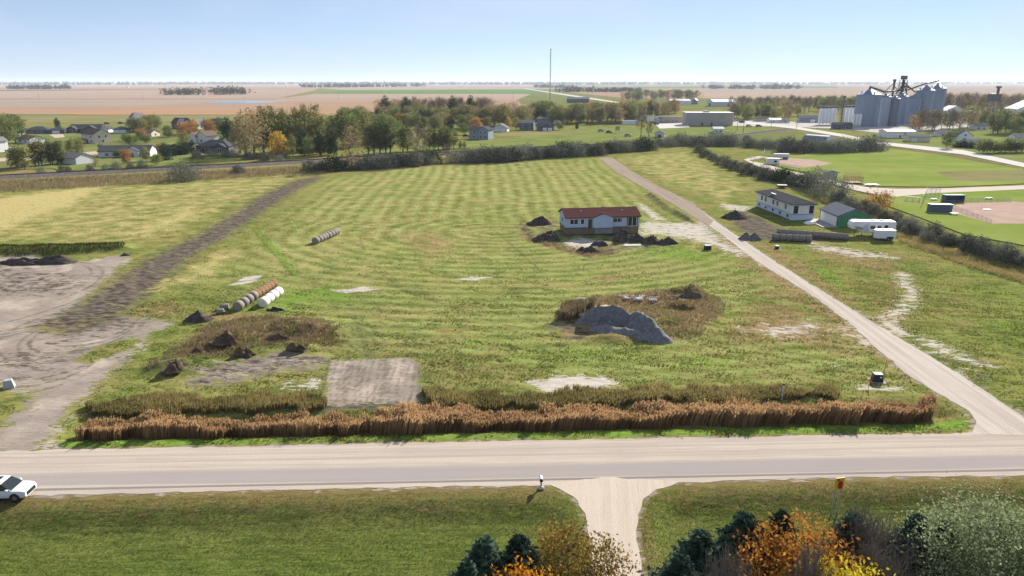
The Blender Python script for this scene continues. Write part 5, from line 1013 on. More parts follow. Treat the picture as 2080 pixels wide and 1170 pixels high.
for px, py, rz, m, lab in [(1221,268,10,PSV,'silver car parked on the lawn left of the dark one'),(1237,271,5,PBK,'dark car parked on the lawn beside the sign panel'),(1325,251,20,PBK,'dark car leftmost in the lot before the low buildings'),(1333,254,-10,PBK,'black car nearest in the lot left of the warehouse'),(1347,249,10,PBL,'blue car in the lot left of the warehouse'),(1361,250,5,PWH,'white car at the left wall of the warehouse'),
        (1489,248,30,PWH,'white car right of the warehouse'),(1496,247,30,PSV,'silver car right of the white one by the warehouse'),(1508,250,20,PBK,'dark car farthest right of the warehouse'),(1521,258,0,PSV,'silver car by the lawn left of the highway'),(1541,258,0,PBK,'dark car by the lawn left of the highway'),(1776,279,60,PBK,'dark car left of the long white metal building'),(1506,249.5,10,PRD,'red car half hidden right of the warehouse'),
        (218,253,0,PRD,'red vehicle on the dry field above the dark long house'),(246,252,0,PBK,'dark vehicle on the dry field left of the white gabled house'),(1275,278,0,PSV,'pale car half behind the bushes left of the bare tree'),(22,308,20,PWH,'white car beside the garage at the left edge'),(947,279,0,PBK,'dark car left of the blue two-storey house')]:
    car(px, py, rz, m, lab, 'parked cars', 1.05, z=.28)
# fifth-wheel caravan
A, B, a5, L5 = frame_of((1727,479), (1818,480)); mid = (A+B)/2
rv = empty('travel_trailer', (mid.x, mid.y+1.3, -.02), a5, 'white fifth-wheel travel trailer beside the green garage', 'trailer'); PRV = mat('rv_white', (.72,.73,.74), .4, var=.04)
pr = [(-L5/2+.3,1.75),(-L5/2,2.6),(-L5/2+.35,3.45),(-L5/2+1.4,3.65),(L5/2-.2,3.6),(L5/2,3.4),(L5/2,.75),(-L5/2+2.9,.75),(-L5/2+2.6,1.75)]
MB().hull([(x,-1.25,z) for x, z in pr], [(x,1.25,z) for x, z in pr]).build('body', PRV, rv, bevel=.06)
MB().box(-1.2,1.9,-1.62,-1.255,1.0,3.2).build('slide_out', PRV, rv, bevel=.03)
for x0, x1 in ((-.9,.2),(.8,1.6)): MB().box(x0,x1,-1.66,-1.6,1.9,2.7).build('window', GLS, rv)
MB().box(2.6,3.4,-1.30,-1.24,2.0,2.7).build('window', GLS, rv); MB().box(-2.3,-1.5,-1.29,-1.24,1.0,2.9).build('door', PALE, rv)
for k in range(3): MB().hull([(-4.6+k*.3,-1.262,2.3-k*.18),(-1.3,-1.262,1.75-k*.16),(-1.3,-1.262,1.82-k*.16),(-4.6+k*.3,-1.262,2.4-k*.18)], [(-4.6+k*.3,-1.275,2.3-k*.18),(-1.3,-1.275,1.75-k*.16),(-1.3,-1.275,1.82-k*.16),(-4.6+k*.3,-1.275,2.4-k*.18)]).build('stripe', PBL, rv)
for x in (-3.2,0,2.2): MB().box(x-.45,x+.45,-.4,.4,3.6,3.85).build('roof_vent', PALE, rv)
for x in (1.3,2.2):
    for s in (-1,1): wheel(rv, x, s*1.1, .38, .25, s)
for x in (-4.2,-2.4): MB().box(x-.06,x+.06,-.9,-.78,0,1.2).build('jack', CHR, rv)
A = P(1798, 489); ct = empty('cargo_trailer', (A.x, A.y+1.2, 0), a5, 'white enclosed cargo trailer before the travel trailer', 'trailer')
MB().hull([(-2.3,0,.5),(-1.7,-1.1,.5),(2.4,-1.1,.5),(2.4,1.1,.5),(-1.7,1.1,.5)], [(-2.3,0,2.4),(-1.7,-1.1,2.45),(2.4,-1.1,2.45),(2.4,1.1,2.45),(-1.7,1.1,2.4)]).build('body', PRV, ct, bevel=.05)
MB().box(.4,1.9,-1.16,-1.09,.45,.95).build('fender', CHR, ct); MB().box(-3.4,-2.0,-.06,.06,.45,.57).build('tongue', CHR, ct); MB().box(2.38,2.45,-.95,.95,.6,2.3).build('rear_door', PALE, ct)
for x in (.8,1.5):
    for s in (-1,1): wheel(ct, x, s*1.0, .34, .22, s)
# small things at the second site
pt = empty('pallet_stack', G(1645,456), .2, 'pallet with white tarp before the green garage', 'pallet'); MB().box(-1.3,1.3,-1,1,0,.25).build('pallet', WOOD, pt); MB().hull([(-1.3,-1,.26),(1.3,-1,.26),(1.3,1,.26),(-1.3,1,.26)], [(-.6,-.4,.95),(.7,-.6,.8),(.6,.5,.85),(-.7,.6,.9)]).build('tarp', TRIM, pt)
tb = empty('waste_bin', G(1578,505), .2, 'small white and dark bin on the grass by the farm track', 'bin'); MB().box(-.35,.35,-.35,.35,0,.55).build('body', CHR, tb, bevel=.03); MB().box(-.38,.38,-.38,.38,.56,.75).build('lid', TRIM, tb, bevel=.03)
bx = empty('utility_box', G(1437,507), .15, 'dark box on the grass right of the dirt piles', 'box'); MB().box(-.7,.7,-.5,.5,0,.95).build('body', CHR, bx, bevel=.05); MB().box(-.73,.73,-.53,.53,.96,1.05).build('lid', GRYW, bx)
ut = empty('flat_trailer', G(1588,382), math.radians(-8), 'dark low trailer on the grass above the long white house', 'trailer'); MB().box(-1.7,1.7,-.9,.9,.5,.95).build('bed', CHR, ut); MB().box(-1.6,1.6,-.8,.8,.96,1.15).build('cover', PALE, ut)
for s in (-1,1):
    for x in (-.5,.5): wheel(ut, x, s*.95, .32, .2, s)
bl = empty('lumber_stack', G(1283,499), .05, 'white boards lying on the grass before the largest dirt pile', 'boards')
for k in range(4): MB().box(-2+.15*k,2+.1*k,-.5+.26*k,-.27+.26*k,.02,.14+.05*(k % 2)).build('board', TRIM, bl)
# ball park
DUG = siding('dugout_blue', (.10,.125,.18)); CLR = mat('alu', (.45,.46,.47), .7, 0)
def dugout(px, py, rz, label, openf):
    d = empty('dugout', G(px, py), math.radians(rz), label, 'dugout'); MB().box(-2.9,2.9,1.0,1.1,0,2.3).build('back_wall' if openf else 'wall', DUG, d)
    for s in (-1,1): MB().box(s*2.9-.06,s*2.9+.06,-1.2,1.0,0,2.3).build('side_wall', DUG, d)
    if openf:
        MB().box(-2.8,2.8,.5,.85,.45,.52).build('bench', CLR, d)
        for x in (-2.8,-.95,.95,2.8): MB().box(x-.05,x+.05,-1.2,-1.1,0,2.3).build('post', DUG, d)
        MB().box(-2.85,2.85,-1.2,-1.12,0,.75).build('low_wall', DUG, d)
    else: MB().box(-2.9,2.9,-1.3,-1.2,0,2.3).build('wall', DUG, d)
    MB().hull([(-3.1,-1.5,2.35),(3.1,-1.5,2.35),(3.1,1.3,2.2),(-3.1,1.3,2.2)], [(-3.1,-1.5,2.5),(3.1,-1.5,2.5),(3.1,1.3,2.35),(-3.1,1.3,2.35)]).build('roof', RWH if not openf else DUG, d)
dugout(1907, 431, -8, 'blue closed-back dugout nearest the ball field hedge', False); dugout(1934, 411, 0, 'blue open-front dugout facing the infield', True)
MESHM = bpy.data.materials.new('chain_link'); MESHM.use_nodes = True; nn = MESHM.node_tree.nodes; nn.clear(); o_ = nn.new('ShaderNodeOutputMaterial'); t_ = nn.new('ShaderNodeBsdfTransparent'); d_ = nn.new('ShaderNodeBsdfDiffuse'); d_.inputs[0].default_value = (.3,.31,.32,1); x_ = nn.new('ShaderNodeMixShader'); x_.inputs[0].default_value = .22
MESHM.node_tree.links.new(t_.outputs[0], x_.inputs[1]); MESHM.node_tree.links.new(d_.outputs[0], x_.inputs[2]); MESHM.node_tree.links.new(x_.outputs[0], o_.inputs[0])
def chain(pts, h, n, label, name='chain_link_fence'):
    w = [P(*p) for p in pts]; f = empty(name, w[0], 0, label, 'fence'); 
    for a, b in zip(w, w[1:]):
        d = b-a; o = a-w[0]; s = Vector((-d.y, d.x, 0)).normalized()*.02
        for k in range(n+1): q = o+d*(k/n); MB().cyl(q+Vector((0,0,-.1)), q+Vector((0,0,h)), .05, .05, 5).build('post', CLR, f)
        MB().cyl(o+Vector((0,0,h)), o+d+Vector((0,0,h)), .035, .035, 5).build('rail', CLR, f)
        MB().add([o+Vector((0,0,.03)), o+d+Vector((0,0,.03)), o+d+Vector((0,0,h)), o+Vector((0,0,h))], [(0,1,2,3)]).build('netting', MESHM, f)
chain([(1931,424),(1975,440),(2013,455)], 1.3, 4, 'chain-link fence along the near edge of the lower infield'); chain([(1960,411),(2052,411)], 1.3, 7, 'chain-link fence beyond the lower infield'); chain([(1872,420),(1880,402),(1908,400)], 3.4, 3, 'tall chain-link backstop left of the dugouts', 'backstop'); chain([(1581,336),(1626,344)], 1.3, 4, 'chain-link fence along the near edge of the upper infield'); chain([(1550,324),(1553,316),(1575,317)], 3.4, 2, 'tall chain-link backstop behind the upper infield', 'backstop')
def bleacher(px, py, rz, label):
    b = empty('bleacher', G(px, py), math.radians(rz), label, 'bleachers')
    for k in range(4): MB().box(-2.2,2.2,.75*k-.15,.75*k+.17,.4+.38*k,.46+.38*k).build('seat_plank', CLR, b)
    for x in (-1.8,0,1.8): L = MB(); L.cyl((x,0,.38),(x,2.3,1.5),.05,.05,5); L.cyl((x,2.3,0),(x,2.3,1.5),.05,.05,5); L.cyl((x,0,0),(x,0,.4),.05,.05,5); L.cyl((x,0,.05),(x,2.3,.05),.05,.05,5); L.build('frame', CLR, b)
bleacher(1852, 412, -35, 'aluminium bleacher left of the tall backstop'); bleacher(1533, 327, -20, 'small white bleacher at the upper ball field')
def ptable(px, py, rz, label):
    b = empty('picnic_table', G(px, py), math.radians(rz), label, 'picnic table', 'picnic tables'); MB().box(-1,1,-.4,.4,.72,.78).build('top', CLR, b)
    for s in (-1,1): MB().box(-1,1,s*.75-.14,s*.75+.14,.42,.46).build('bench', CLR, b)
    for x in (-.7,.7): L = MB(); L.cyl((x,-.7,0),(x,.25,.72),.04,.04,5); L.cyl((x,.7,0),(x,-.25,.72),.04,.04,5); L.cyl((x,-.8,.41),(x,.8,.41),.04,.04,5); L.build('frame', CHR, b)
ptable(1896, 408, 5, 'picnic table behind the tall backstop'); ptable(2008, 406, 0, 'picnic table beyond the lower infield fence'); ptable(1937, 438, -20, 'picnic table right of the closed-back dugout'); MB().box(-.4,.4,-.25,.25,0,.05)
ru = empty('pitching_rubber', G(2004, 428, .3), 0, 'white low plate on the lower infield', 'plate'); ru.location.z = fz[0]+.02; MB().box(-1.0,1.0,-.5,.5,0,.10).build('plate', TRIM, ru, bevel=.02)
house('shed', 1687, 362, -10, 'small dark grey shed at the ball field track', [(0,0,4.0,3.2,2.3,GRYW,RGR,'gable','y',.25)], [(0,'f',0.4,1.1,.7,.7)], 'shed', fz_=.2)
house('storage_box', 1569, 334, -12, 'white concession shed left of the upper infield', [(0,0,5.4,2.8,2.4,WHT,RWH,'flat')], [(0,'f',1,.9,1.2,.9)], 'shed', fz_=.2)
rt2 = empty('cargo_trailer', G(1586,324,.2), math.radians(-3), 'long pale trailer behind the white concession shed', 'trailer'); MB().box(-3.6,3.6,-1.2,1.2,1.0,2.6).build('body', PALE, rt2, bevel=.05); MB().box(-3.6,3.6,-1.1,1.1,.8,.98).build('chassis', CHR, rt2)
for s in (-1,1):
    for x in (1.6,2.6): wheel(rt2, x, s*1.0, .45, .25, s)
tf = empty('timber_frame', G(1732,372,.2), math.radians(-6), 'open timber frame of an unfinished shed at the ball field track', 'frame'); w, d, h = 5.4, 4.2, 2.4
MB().box(-w/2,w/2,-d/2,d/2,.15,.3).build('floor', WOOD, tf)
for k in range(9):
    x = -w/2+w*k/8
    for s in (-1,1): MB().box(x-.08,x+.08,s*d/2-.08,s*d/2+.08,.3,h).build('stud', WOOD, tf)
    for s in (-1,1): MB().hull([(x-.04,s*(d/2+.2),h),(x+.04,s*(d/2+.2),h),(x+.04,0,h+1.0),(x-.04,0,h+1.0)], [(x-.04,s*(d/2+.2),h+.14),(x+.04,s*(d/2+.2),h+.14),(x+.04,0,h+1.14),(x-.04,0,h+1.14)]).build('rafter', WOOD, tf)
for s in (-1,1): MB().box(-w/2,w/2,s*d/2-.05,s*d/2+.05,h-.02,h+.1).build('top_plate', WOOD, tf)
for k in range(1,6):
    y = -d/2+d*k/6
    for s in (-1,1): MB().box(s*w/2-.05,s*w/2+.05,y-.05,y+.05,.3,h+.1).build('stud', WOOD, tf)
ms = empty('material_stack', G(1770,378,.2), .1, 'stack of pale building boards beside the timber frame', 'boards')
for k, (x, y, z, a) in enumerate([(-1.6,0,.0,.1),(-1.2,.5,.22,.3),(.4,.2,.0,-.2),(1.8,0,.0,.2),(1.2,.6,.2,-.1)]): b = MB().box(-1.3,1.3,-.6,.6,0,.2).build('board', [PALE,CHR,GRYW,PALE,TRIM][k], ms); b.location = (x,y,z+.02); b.rotation_euler = (0,0,a)
# roadside things
mbx = empty('mailbox', G(1099,992,0), rdang*math.pi/180, 'white rural mailbox on a dark post by the road', 'mailbox'); mbx.location.z = max(mbx.location.z, 0)
MB().box(-.06,.06,-.06,.06,0,.85).build('post', CHR, mbx); n = 12; arc = [(.15*math.cos(math.pi*i/n), .20+.15*math.sin(math.pi*i/n)) for i in range(n+1)]+[(-.15,0),(.15,0)]
bxm = MB().hull([(x,-.3,z+.86) for x, z in arc], [(x,.3,z+.86) for x, z in arc]).build('box', TRIM, mbx); MB().hull([(x*.97,-.325,z*.97+.865) for x, z in arc], [(x*.97,-.302,z*.97+.865) for x, z in arc]).build('door', CHR, bxm); MB().box(.152,.17,-.1,.1,1.0,1.1).build('flag', mat('flag_red', (.5,.03,.02)), bxm)
o = link('stone', bpy.data.meshes['stone_slab'], STONE); o.location = G(1100,993,.08); o.scale = (.35,.35,.6); tag(o, 'pale stone at the foot of the mailbox post', 'stone')
sg = empty('road_sign', G(1694,1045,0), math.radians(12), 'yellow sign with red mark on two thin posts by the road', 'sign'); YEL = mat('sign_yellow', (.75,.48,.02), .5); REDM = mat('sign_red', (.45,.02,.025), .5)
for s in (-.28,.28): MB().box(s-.035,s+.035,-.035,.035,0,3.4).build('post', GRYW, sg)
MB().box(-.46,.46,-.09,-.05,2.6,3.75).build('panel', YEL, sg); MB().lathe([(.30,-.01),(.30,.01)], 18).build('red_mark', REDM, sg); sg.children[-1].rotation_euler = (math.pi/2,0,0); sg.children[-1].scale = (.8,1.4,1); sg.children[-1].location = (.1,-.105,3.05); MB().box(-.22,-.05,-.105,-.092,3.45,3.65).build('red_patch', REDM, sg)
gb = empty('concrete_block', G(19,787,0), .5, 'grey tapered utility block at the left edge of the dirt yard', 'block'); MB().hull([(-.62,-.55,0),(.62,-.55,0),(.62,.55,0),(-.62,.55,0)], [(-.42,-.36,1.05),(.42,-.36,1.05),(.42,.36,1.05),(-.42,.36,1.05)]).build('body', mat('utility_grey', (.34,.36,.36), .6), gb, bevel=.05); MB().box(-.28,.28,-.485,-.445,.35,.8).build('panel', PALE, gb); gb.children[-1].rotation_euler = (-.17,0,0)
ub = empty('utility_box', G(1781,774,0), -.1, 'black tapered utility box with red stakes near the farm track', 'box', None, .85); MB().hull([(-.75,-.6,0),(.75,-.6,0),(.75,.6,0),(-.75,.6,0)], [(-.58,-.45,1.15),(.58,-.45,1.15),(.58,.45,1.15),(-.58,.45,1.15)]).build('body', mat('utility_green', (.018,.026,.024), .45), ub, bevel=.04); MB().box(-.6,.6,-.47,.47,1.15,1.25).build('lid', PALE, ub, bevel=.02); MB().box(.15,.42,-.565,-.53,.72,.9).build('label_plate', TRIM, ub)
MB().box(-1.05,1.05,-.9,.9,-.03,.06).build('pad', CONB, ub)
for px, py, tp, lab, m in [(1763,787,(.75,.5,1.6),'leaning red-orange stake before the black utility box',REDM),(1799,744,(0,0,1.0),'thin orange stake up the bank from the black utility box',mat('stake_orange', (.6,.2,.03)))]:
    s_ = empty('marker_stake', G(px, py), 0, lab, 'stake'); MB().cyl((0,0,-.1), tp, .045, .04, 6).build('shaft', m, s_); MB().cyl(Vector(tp)*.8, tp, .06, .055, 6).build('tip', mat('stake_orange', (.6,.2,.03)), s_)
ps = empty('marker_post', G(1588,812), 0, 'pale thin marker post in the weeds behind the reeds', 'post'); MB().box(-.07,.07,-.05,.05,-.2,1.9).build('shaft', PALE, ps); MB().box(-.08,.08,-.06,.06,1.9,2.15).build('cap', CHR, ps)
rg = empty('wire_ring', G(1992,775), .4, 'bare wire cage ring on the grass right of the farm track', 'wire cage'); 
for z in (.2,.7,1.15):
    L = MB()
    for i in range(16): a, b = 2*math.pi*i/16, 2*math.pi*(i+1)/16; L.cyl((math.cos(a)*.75,math.sin(a)*.75,z),(math.cos(b)*.75,math.sin(b)*.75,z),.014,.014,4)
    L.build('hoop', RUST, rg)
for i in range(5): t = 2*math.pi*i/5; MB().cyl((math.cos(t)*.75,math.sin(t)*.75,-.05),(math.cos(t)*.75,math.sin(t)*.75,1.2),.014,.014,4).build('upright', RUST, rg)
sp = empty('notice_board', G(1254,271), .1, 'grey panel board on two posts beside the dark parked car', 'sign'); MB().box(-1.6,1.6,-.08,.08,2.2,5.2).build('panel', GRYW, sp)
for x in (-1.2,1.2): MB().box(x-.12,x+.12,-.1,.1,0,5).build('post', CHR, sp)
# ------------------------------------------------------------------ reeds, weeds, grass tufts, near trees
rngv = np.random.default_rng(77)
def blades(XY, h, w, lean, tint, name, m, label, top=None, seed=0):
    """one leaning tapered blade per point, two faces (stem quad; optional plume quad)"""
    n = len(XY); r = np.random.default_rng(seed); z0 = Hgt(XY[:,0], XY[:,1], False)-.03
    az = r.random(n)*2*np.pi; dx = np.cos(az)*w/2; dy = np.sin(az)*w/2; lx = lean*h*(.4+r.random(n)); ly = r.normal(size=n)*.15*h
    b = np.stack([XY[:,0], XY[:,1], z0], 1); t = b+np.stack([lx, ly, h], 1); o = np.stack([dx, dy, np.zeros(n)], 1); mdl = b+(t-b)*.55+np.stack([-lx*.12, ly*0, h*0], 1)
    V = np.stack([b-o, b+o, mdl+o*1.1, mdl-o*1.1, t+o*.25, t-o*.25], 1).reshape(-1,3); k = np.arange(n)[:,None]*6
    F = np.concatenate([k+np.array([0,1,2,3]), k+np.array([3,2,4,5])]); ti = np.repeat(tint, 6)
    if top is not None:
        p = top; q = t; oo = np.stack([dx, dy, np.zeros(n)], 1)*p[1]/np.maximum(w, 1e-3)[:,None] if np.ndim(w) else o*p[1]/w
        V2 = np.stack([q-oo*.3-[0,0,p[0]*.6], q+oo-[0,0,p[0]*.1], q+np.stack([lx*.25, ly*0, h*0+p[0]*.4], 1), q-oo-[0,0,p[0]*.1]], 1).reshape(-1,3)
        F = np.concatenate([F, np.arange(4*n).reshape(-1,4)+len(V)]); V = np.concatenate([V, V2]); ti = np.concatenate([ti, np.repeat(np.clip(tint+.35, 0, 1), 4)])
    o_ = link(name, np_mesh(name, V, F, ti), m); return tag(o_, label, 'reeds' if name == 'reeds' else 'grass', None, 'stuff')
def scatter(pts, n, soft=.6):
    w = PA(pts); lo = w.min(0)-1; hi = w.max(0)+1; q = lo+rngv.random((int(n*3.2), 2))*(hi-lo); sd = poly_sd(q[:,0], q[:,1], w)+(fbm(q[:,0]*.5, q[:,1]*.5, 3)-.5)*soft*3
    return q[sd > 0][:n]
RD = leafmat('reed', (.19,.10,.045), (.50,.33,.17), .35, 0); WD = leafmat('weed_olive', (.11,.105,.036), (.31,.25,.10), .4, 0); WB = leafmat('weed_brown', (.105,.10,.042), (.29,.205,.13), .3, 0); TG = leafmat('tuft', (.112,.138,.031), (.28,.27,.09), .45, 0)
q = scatter(REED, 30000, 1.1); n = len(q); nzr = np.clip(.5+1.5*(fbm(q[:,0]*.16, q[:,1]*.35, 3)-.5), 0, 1)
blades(q, 0.85+1.25*nzr*(.55+.9*fbm(q[:,0]*.9, q[:,1]*.9, 2))+.35*rngv.random(n), .085, .22, np.clip(nzr*.9-.1+.4*rngv.random(n)-.3*sstep(5, 40, q[:,0]), 0, 1), 'reeds', RD, 'rusty tan reeds filling the roadside ditch', (.36,.13), 3)
for pts, m, nm, lab, hh, cnt in [(WEED1, WD, 'tall_weeds', 'olive tall weeds behind the left half of the reeds', .75, 13000),(WEED2, WD, 'tall_weeds', 'olive tall weeds behind the right half of the reeds', .75, 20000),
        ([(370,700),(430,655),(540,640),(640,650),(690,672),(680,700),(560,708),(420,735),(350,735),(290,760),(330,715)], WB, 'dry_weeds', 'brown dry weeds on the spoil heaps', .45, 6500),([(1140,650),(1150,625),(1210,605),(1420,590),(1480,620),(1450,655),(1400,690),(1330,690),(1320,650),(1220,625),(1190,632),(1180,655)], WB, 'dry_weeds', 'brown dry weeds round the gravel stockpile', .38, 5500),
        ([(1140,650),(1148,626),(1200,622),(1210,640),(1170,655)], WB, 'dry_weeds', 'tall brown weed clump at the left end of the stockpile', 1.3, 2500), ([(-300,498),(0,503),(240,498),(250,512),(120,522),(0,523),(-300,520)], leafmat('weed_green', (.02,.035,.01), (.07,.085,.02), .3, 0), 'bank_weeds', 'dark green weeds on the bank above the dirt yard', .6, 9000),
        ([(1660,400),(1740,430),(1850,475),(1960,512),(2120,555),(2120,590),(1980,545),(1860,505),(1800,470),(1720,430)], WD, 'tall_weeds', 'olive weeds under the ditch bushes at right', .6, 12000),([(1060,455),(1075,488),(1150,508),(1200,522),(1255,512),(1240,505),(1160,500),(1085,480)], WB, 'dry_weeds', 'dry fringe of weeds round the dirt piles', .45, 3000),
        ([(-300,372),(0,368),(340,352),(640,338),(640,352),(330,372),(0,392),(-300,400)], WB, 'dry_weeds', 'brown rough grass below the railway bank', .9, 16000)]:
    q = scatter(pts, cnt, 1.2); n = len(q); nz2 = fbm(q[:,0]*.3+5, q[:,1]*.3, 3)
    blades(q, hh*(.45+.9*nz2+.3*rngv.random(n)), np.full(n, .10 if hh > .8 else .075), .2, np.clip(nz2*1.3-.3+.5*rngv.random(n), 0, 1), nm, m, lab, None, 5)
# grass tufts over the field, thinning with distance
ok = (dirt < .4) & (mud < .35) & (sand < .4) & (red < .3) & (yn < 215) & (yn > P(1040,893).y+.03*xn) & (np.abs(xn) < 20+yn*.8)
cand = np.where(ok)[0]; wgt = np.where(lawn[cand] > .5, .5, 1.0)*np.clip(1.35-yn[cand]/190, .2, 1); a_ = math.radians(18); u_ = xn[cand]*math.cos(a_)-yn[cand]*math.sin(a_); v_ = xn[cand]*math.sin(a_)+yn[cand]*math.cos(a_)
wgt *= .06+sstep(.42, .66, .7*fbm(u_*.28, v_*1.1, 3)+.3*fbm(xn[cand]*.06, yn[cand]*.06, 3))*(1-.8*sstep(.1, .5, dirt[cand]))*(1-.8*sstep(.05, .45, sand[cand])); wgt /= wgt.sum()
pick = rngv.choice(cand, 85000, p=wgt); q = np.stack([xn[pick], yn[pick]], 1)+rngv.normal(size=(len(pick),2))*.22; n = len(q)
nz3 = fbm(q[:,0]*.35, q[:,1]*.8, 3); hh = (.08+.21*nz3*rngv.random(n))*np.where(lawn[pick] > .5, .2, 1)*(1+.9*brown[pick])
for k in range(2):
    blades(q+rngv.normal(size=(n,2))*.08, hh*(.8+.4*rngv.random(n)), np.full(n, .11)*np.where(lawn[pick] > .5, .4, 1), .55, np.clip(.15+.6*straw[pick]+.5*brown[pick]-.25*lush[pick]+.5*(rngv.random(n)-.3), 0, 1), 'field_grass', TG, 'windblown grass tufts over the near field' if k == 0 else 'finer windblown grass blades over the near field', None, 9+k)
q = np.stack([rngv.uniform(-48, 48, 90000), rngv.uniform(38, 57, 90000)], 1); w_ = poly_sd(q[:,0], q[:,1], ROADW[0]); w2 = poly_sd(q[:,0], q[:,1], ROADW[1]); q = q[(w_ < -.8) & (w2 < -.5)]; n = len(q); nzl = fbm(q[:,0]*.4, q[:,1]*1.6, 3)
blades(q, .05+.08*nzl+.05*rngv.random(n), np.full(n, .05), .3, np.clip(nzl*1.2-.35+.5*rngv.random(n)+.35*sstep(-5, -1, poly_sd(q[:,0], q[:,1], ROADW[0])), 0, 1), 'lawn_grass', leafmat('lawn_blade', (.055,.085,.018), (.19,.19,.055), .4, 0), 'short mown grass on the lawns below the road', None, 21)
# near shelterbelt trees: px,py is the tip in the photograph, h the height of the tree
def near(px, py, h, meshes, mats_, name, label, group=None, rz=0., H0=None, names=('trunk','crown'), wide=1.0):
    trim = {'ash_tree':.88,'maple_tree':.88,'willow_tree':.86}.get(name, 1.0)
    p = P(px, py, h); zz = HZ(p.x, p.y)-.05; k = (h-zz)/H0*trim; o = empty(name, (p.x, p.y, zz), rz, label, 'tree', group); o.scale = (k*wide, k*wide, k)
    for me, m, nm in zip(meshes, mats_, names): link(nm, me, m, o)
    return o
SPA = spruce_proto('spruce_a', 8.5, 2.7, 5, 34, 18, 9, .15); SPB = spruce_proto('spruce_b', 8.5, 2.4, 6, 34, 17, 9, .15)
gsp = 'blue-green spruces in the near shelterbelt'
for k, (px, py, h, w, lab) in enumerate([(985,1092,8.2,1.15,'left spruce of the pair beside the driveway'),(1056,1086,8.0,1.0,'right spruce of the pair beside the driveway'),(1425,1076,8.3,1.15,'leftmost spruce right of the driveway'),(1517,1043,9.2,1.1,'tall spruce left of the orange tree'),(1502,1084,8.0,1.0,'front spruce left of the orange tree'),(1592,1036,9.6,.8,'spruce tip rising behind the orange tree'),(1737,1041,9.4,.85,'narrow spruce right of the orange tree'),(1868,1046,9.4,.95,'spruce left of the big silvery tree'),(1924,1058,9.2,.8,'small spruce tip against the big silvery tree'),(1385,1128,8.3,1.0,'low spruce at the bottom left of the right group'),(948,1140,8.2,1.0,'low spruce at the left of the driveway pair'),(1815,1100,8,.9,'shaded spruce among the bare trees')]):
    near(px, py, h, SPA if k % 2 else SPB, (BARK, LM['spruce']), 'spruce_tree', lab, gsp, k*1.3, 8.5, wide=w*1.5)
ASH = tree_proto('ash', 7, 2.2, .15, 'round', 210, 26, .12, 31, 0, .17, .35, 14); ASH2 = tree_proto('ash2', 7, 2.0, .15, 'vase', 120, 20, .12, 33, 0, .17, .45, 16)
LM['ash'] = leafmat('leaf_ash', (.07,.075,.018), (.30,.19,.05), .4, .15); LM['maple'] = leafmat('leaf_maple', (.17,.075,.02), (.50,.235,.045), .4, .05); LM['flame'] = leafmat('leaf_flame', (.40,.16,.02), (.62,.30,.03), .4, .05); LM['lemon'] = leafmat('leaf_lemon', (.32,.24,.02), (.52,.42,.04), .4, .05); LM['willow'] = leafmat('leaf_willow', (.10,.13,.055), (.33,.37,.21), .4, .05)
near(1150, 1052, 8.0, ASH, (BARKP, LM['ash']), 'ash_tree', 'yellow-olive leafy tree at the left of the driveway', None, .4, 7); near(1243, 1084, 7.2, ASH2, (BARKP, LM['ash']), 'ash_tree', 'sparse yellow-brown tree overlapping the driveway', None, 2.0, 7, wide=.95)
near(1052, 1136, 8.2, ASH, (BARKP, LM['flame']), 'maple_tree', 'bright orange tree top at the bottom edge', None, 1.0, 7, wide=.8)
MAP = tree_proto('maple', 9, 3.2, .10, 'round', 270, 26, .14, 41, 0, .15, .3, 16)
near(1645, 1040, 11.2, MAP, (BARKP, LM['maple']), 'maple_tree', 'large orange autumn tree at the bottom right', None, .2, 9, wide=.95); near(1572, 1056, 10.4, MAP, (BARKP, LM['maple']), 'maple_tree', 'smaller orange tree left of the large orange one', None, 2.6, 9, wide=.7)
near(1722, 1112, 11, ASH, (BARKP, LM['lemon']), 'maple_tree', 'small lemon-yellow tree below the bare trees', None, 3, 7, wide=.65); near(1765, 1136, 11, ASH, (BARKP, LM['lemon']), 'maple_tree', 'lowest lemon-yellow tree at the bottom edge', None, 5, 7, wide=.7)
WIL = tree_proto('willow', 12, 4.6, .06, 'round', 420, 75, .105, 51, .02, .13, .35, 18)
near(2015, 998, 12.5, WIL, (BARKP, LM['willow']), 'willow_tree', 'big silvery green tree at the bottom right corner', None, .9, 12, wide=.95); near(2120, 1010, 12, WIL, (BARKP, LM['willow']), 'willow_tree', 'silvery tree cut by the right edge', None, 3.0, 12, wide=.9); near(1938, 1068, 9.5, WIL, (BARKP, LM['willow']), 'willow_tree', 'lower silvery tree left of the big one', None, 4.0, 12, wide=.85)
BA = bare_proto('bare_near_a', 9, 2.6, 61, 26, 16); BB = bare_proto('bare_near_b', 8, 3.0, 62, 26, 16)
for k, (px, py, h, w, lab) in enumerate([(1768,1058,9.2,.9,'bare grey tree right of the orange tree'),(1748,1072,8.5,.7,'bare grey tree nearest the orange tree'),(1830,1090,8,.9,'bare grey tree in the middle of the bare group'),(1885,1102,7.5,.9,'bare grey tree beside the lower silvery tree'),(1482,1134,9,.6,'small pale bare shrub before the front spruce'),(1655,1128,10.5,.5,'bare brown tree before the large orange tree'),(1795,1125,9.4,.7,'low bare tree at the bottom edge')]):
    near(px, py, h, (BA if k % 2 else BB)[:2], (BARKP, LM['twig']), 'bare_tree', lab, 'bare trees in the near shelterbelt', k*1.1, 9 if k % 2 else 8, wide=w)
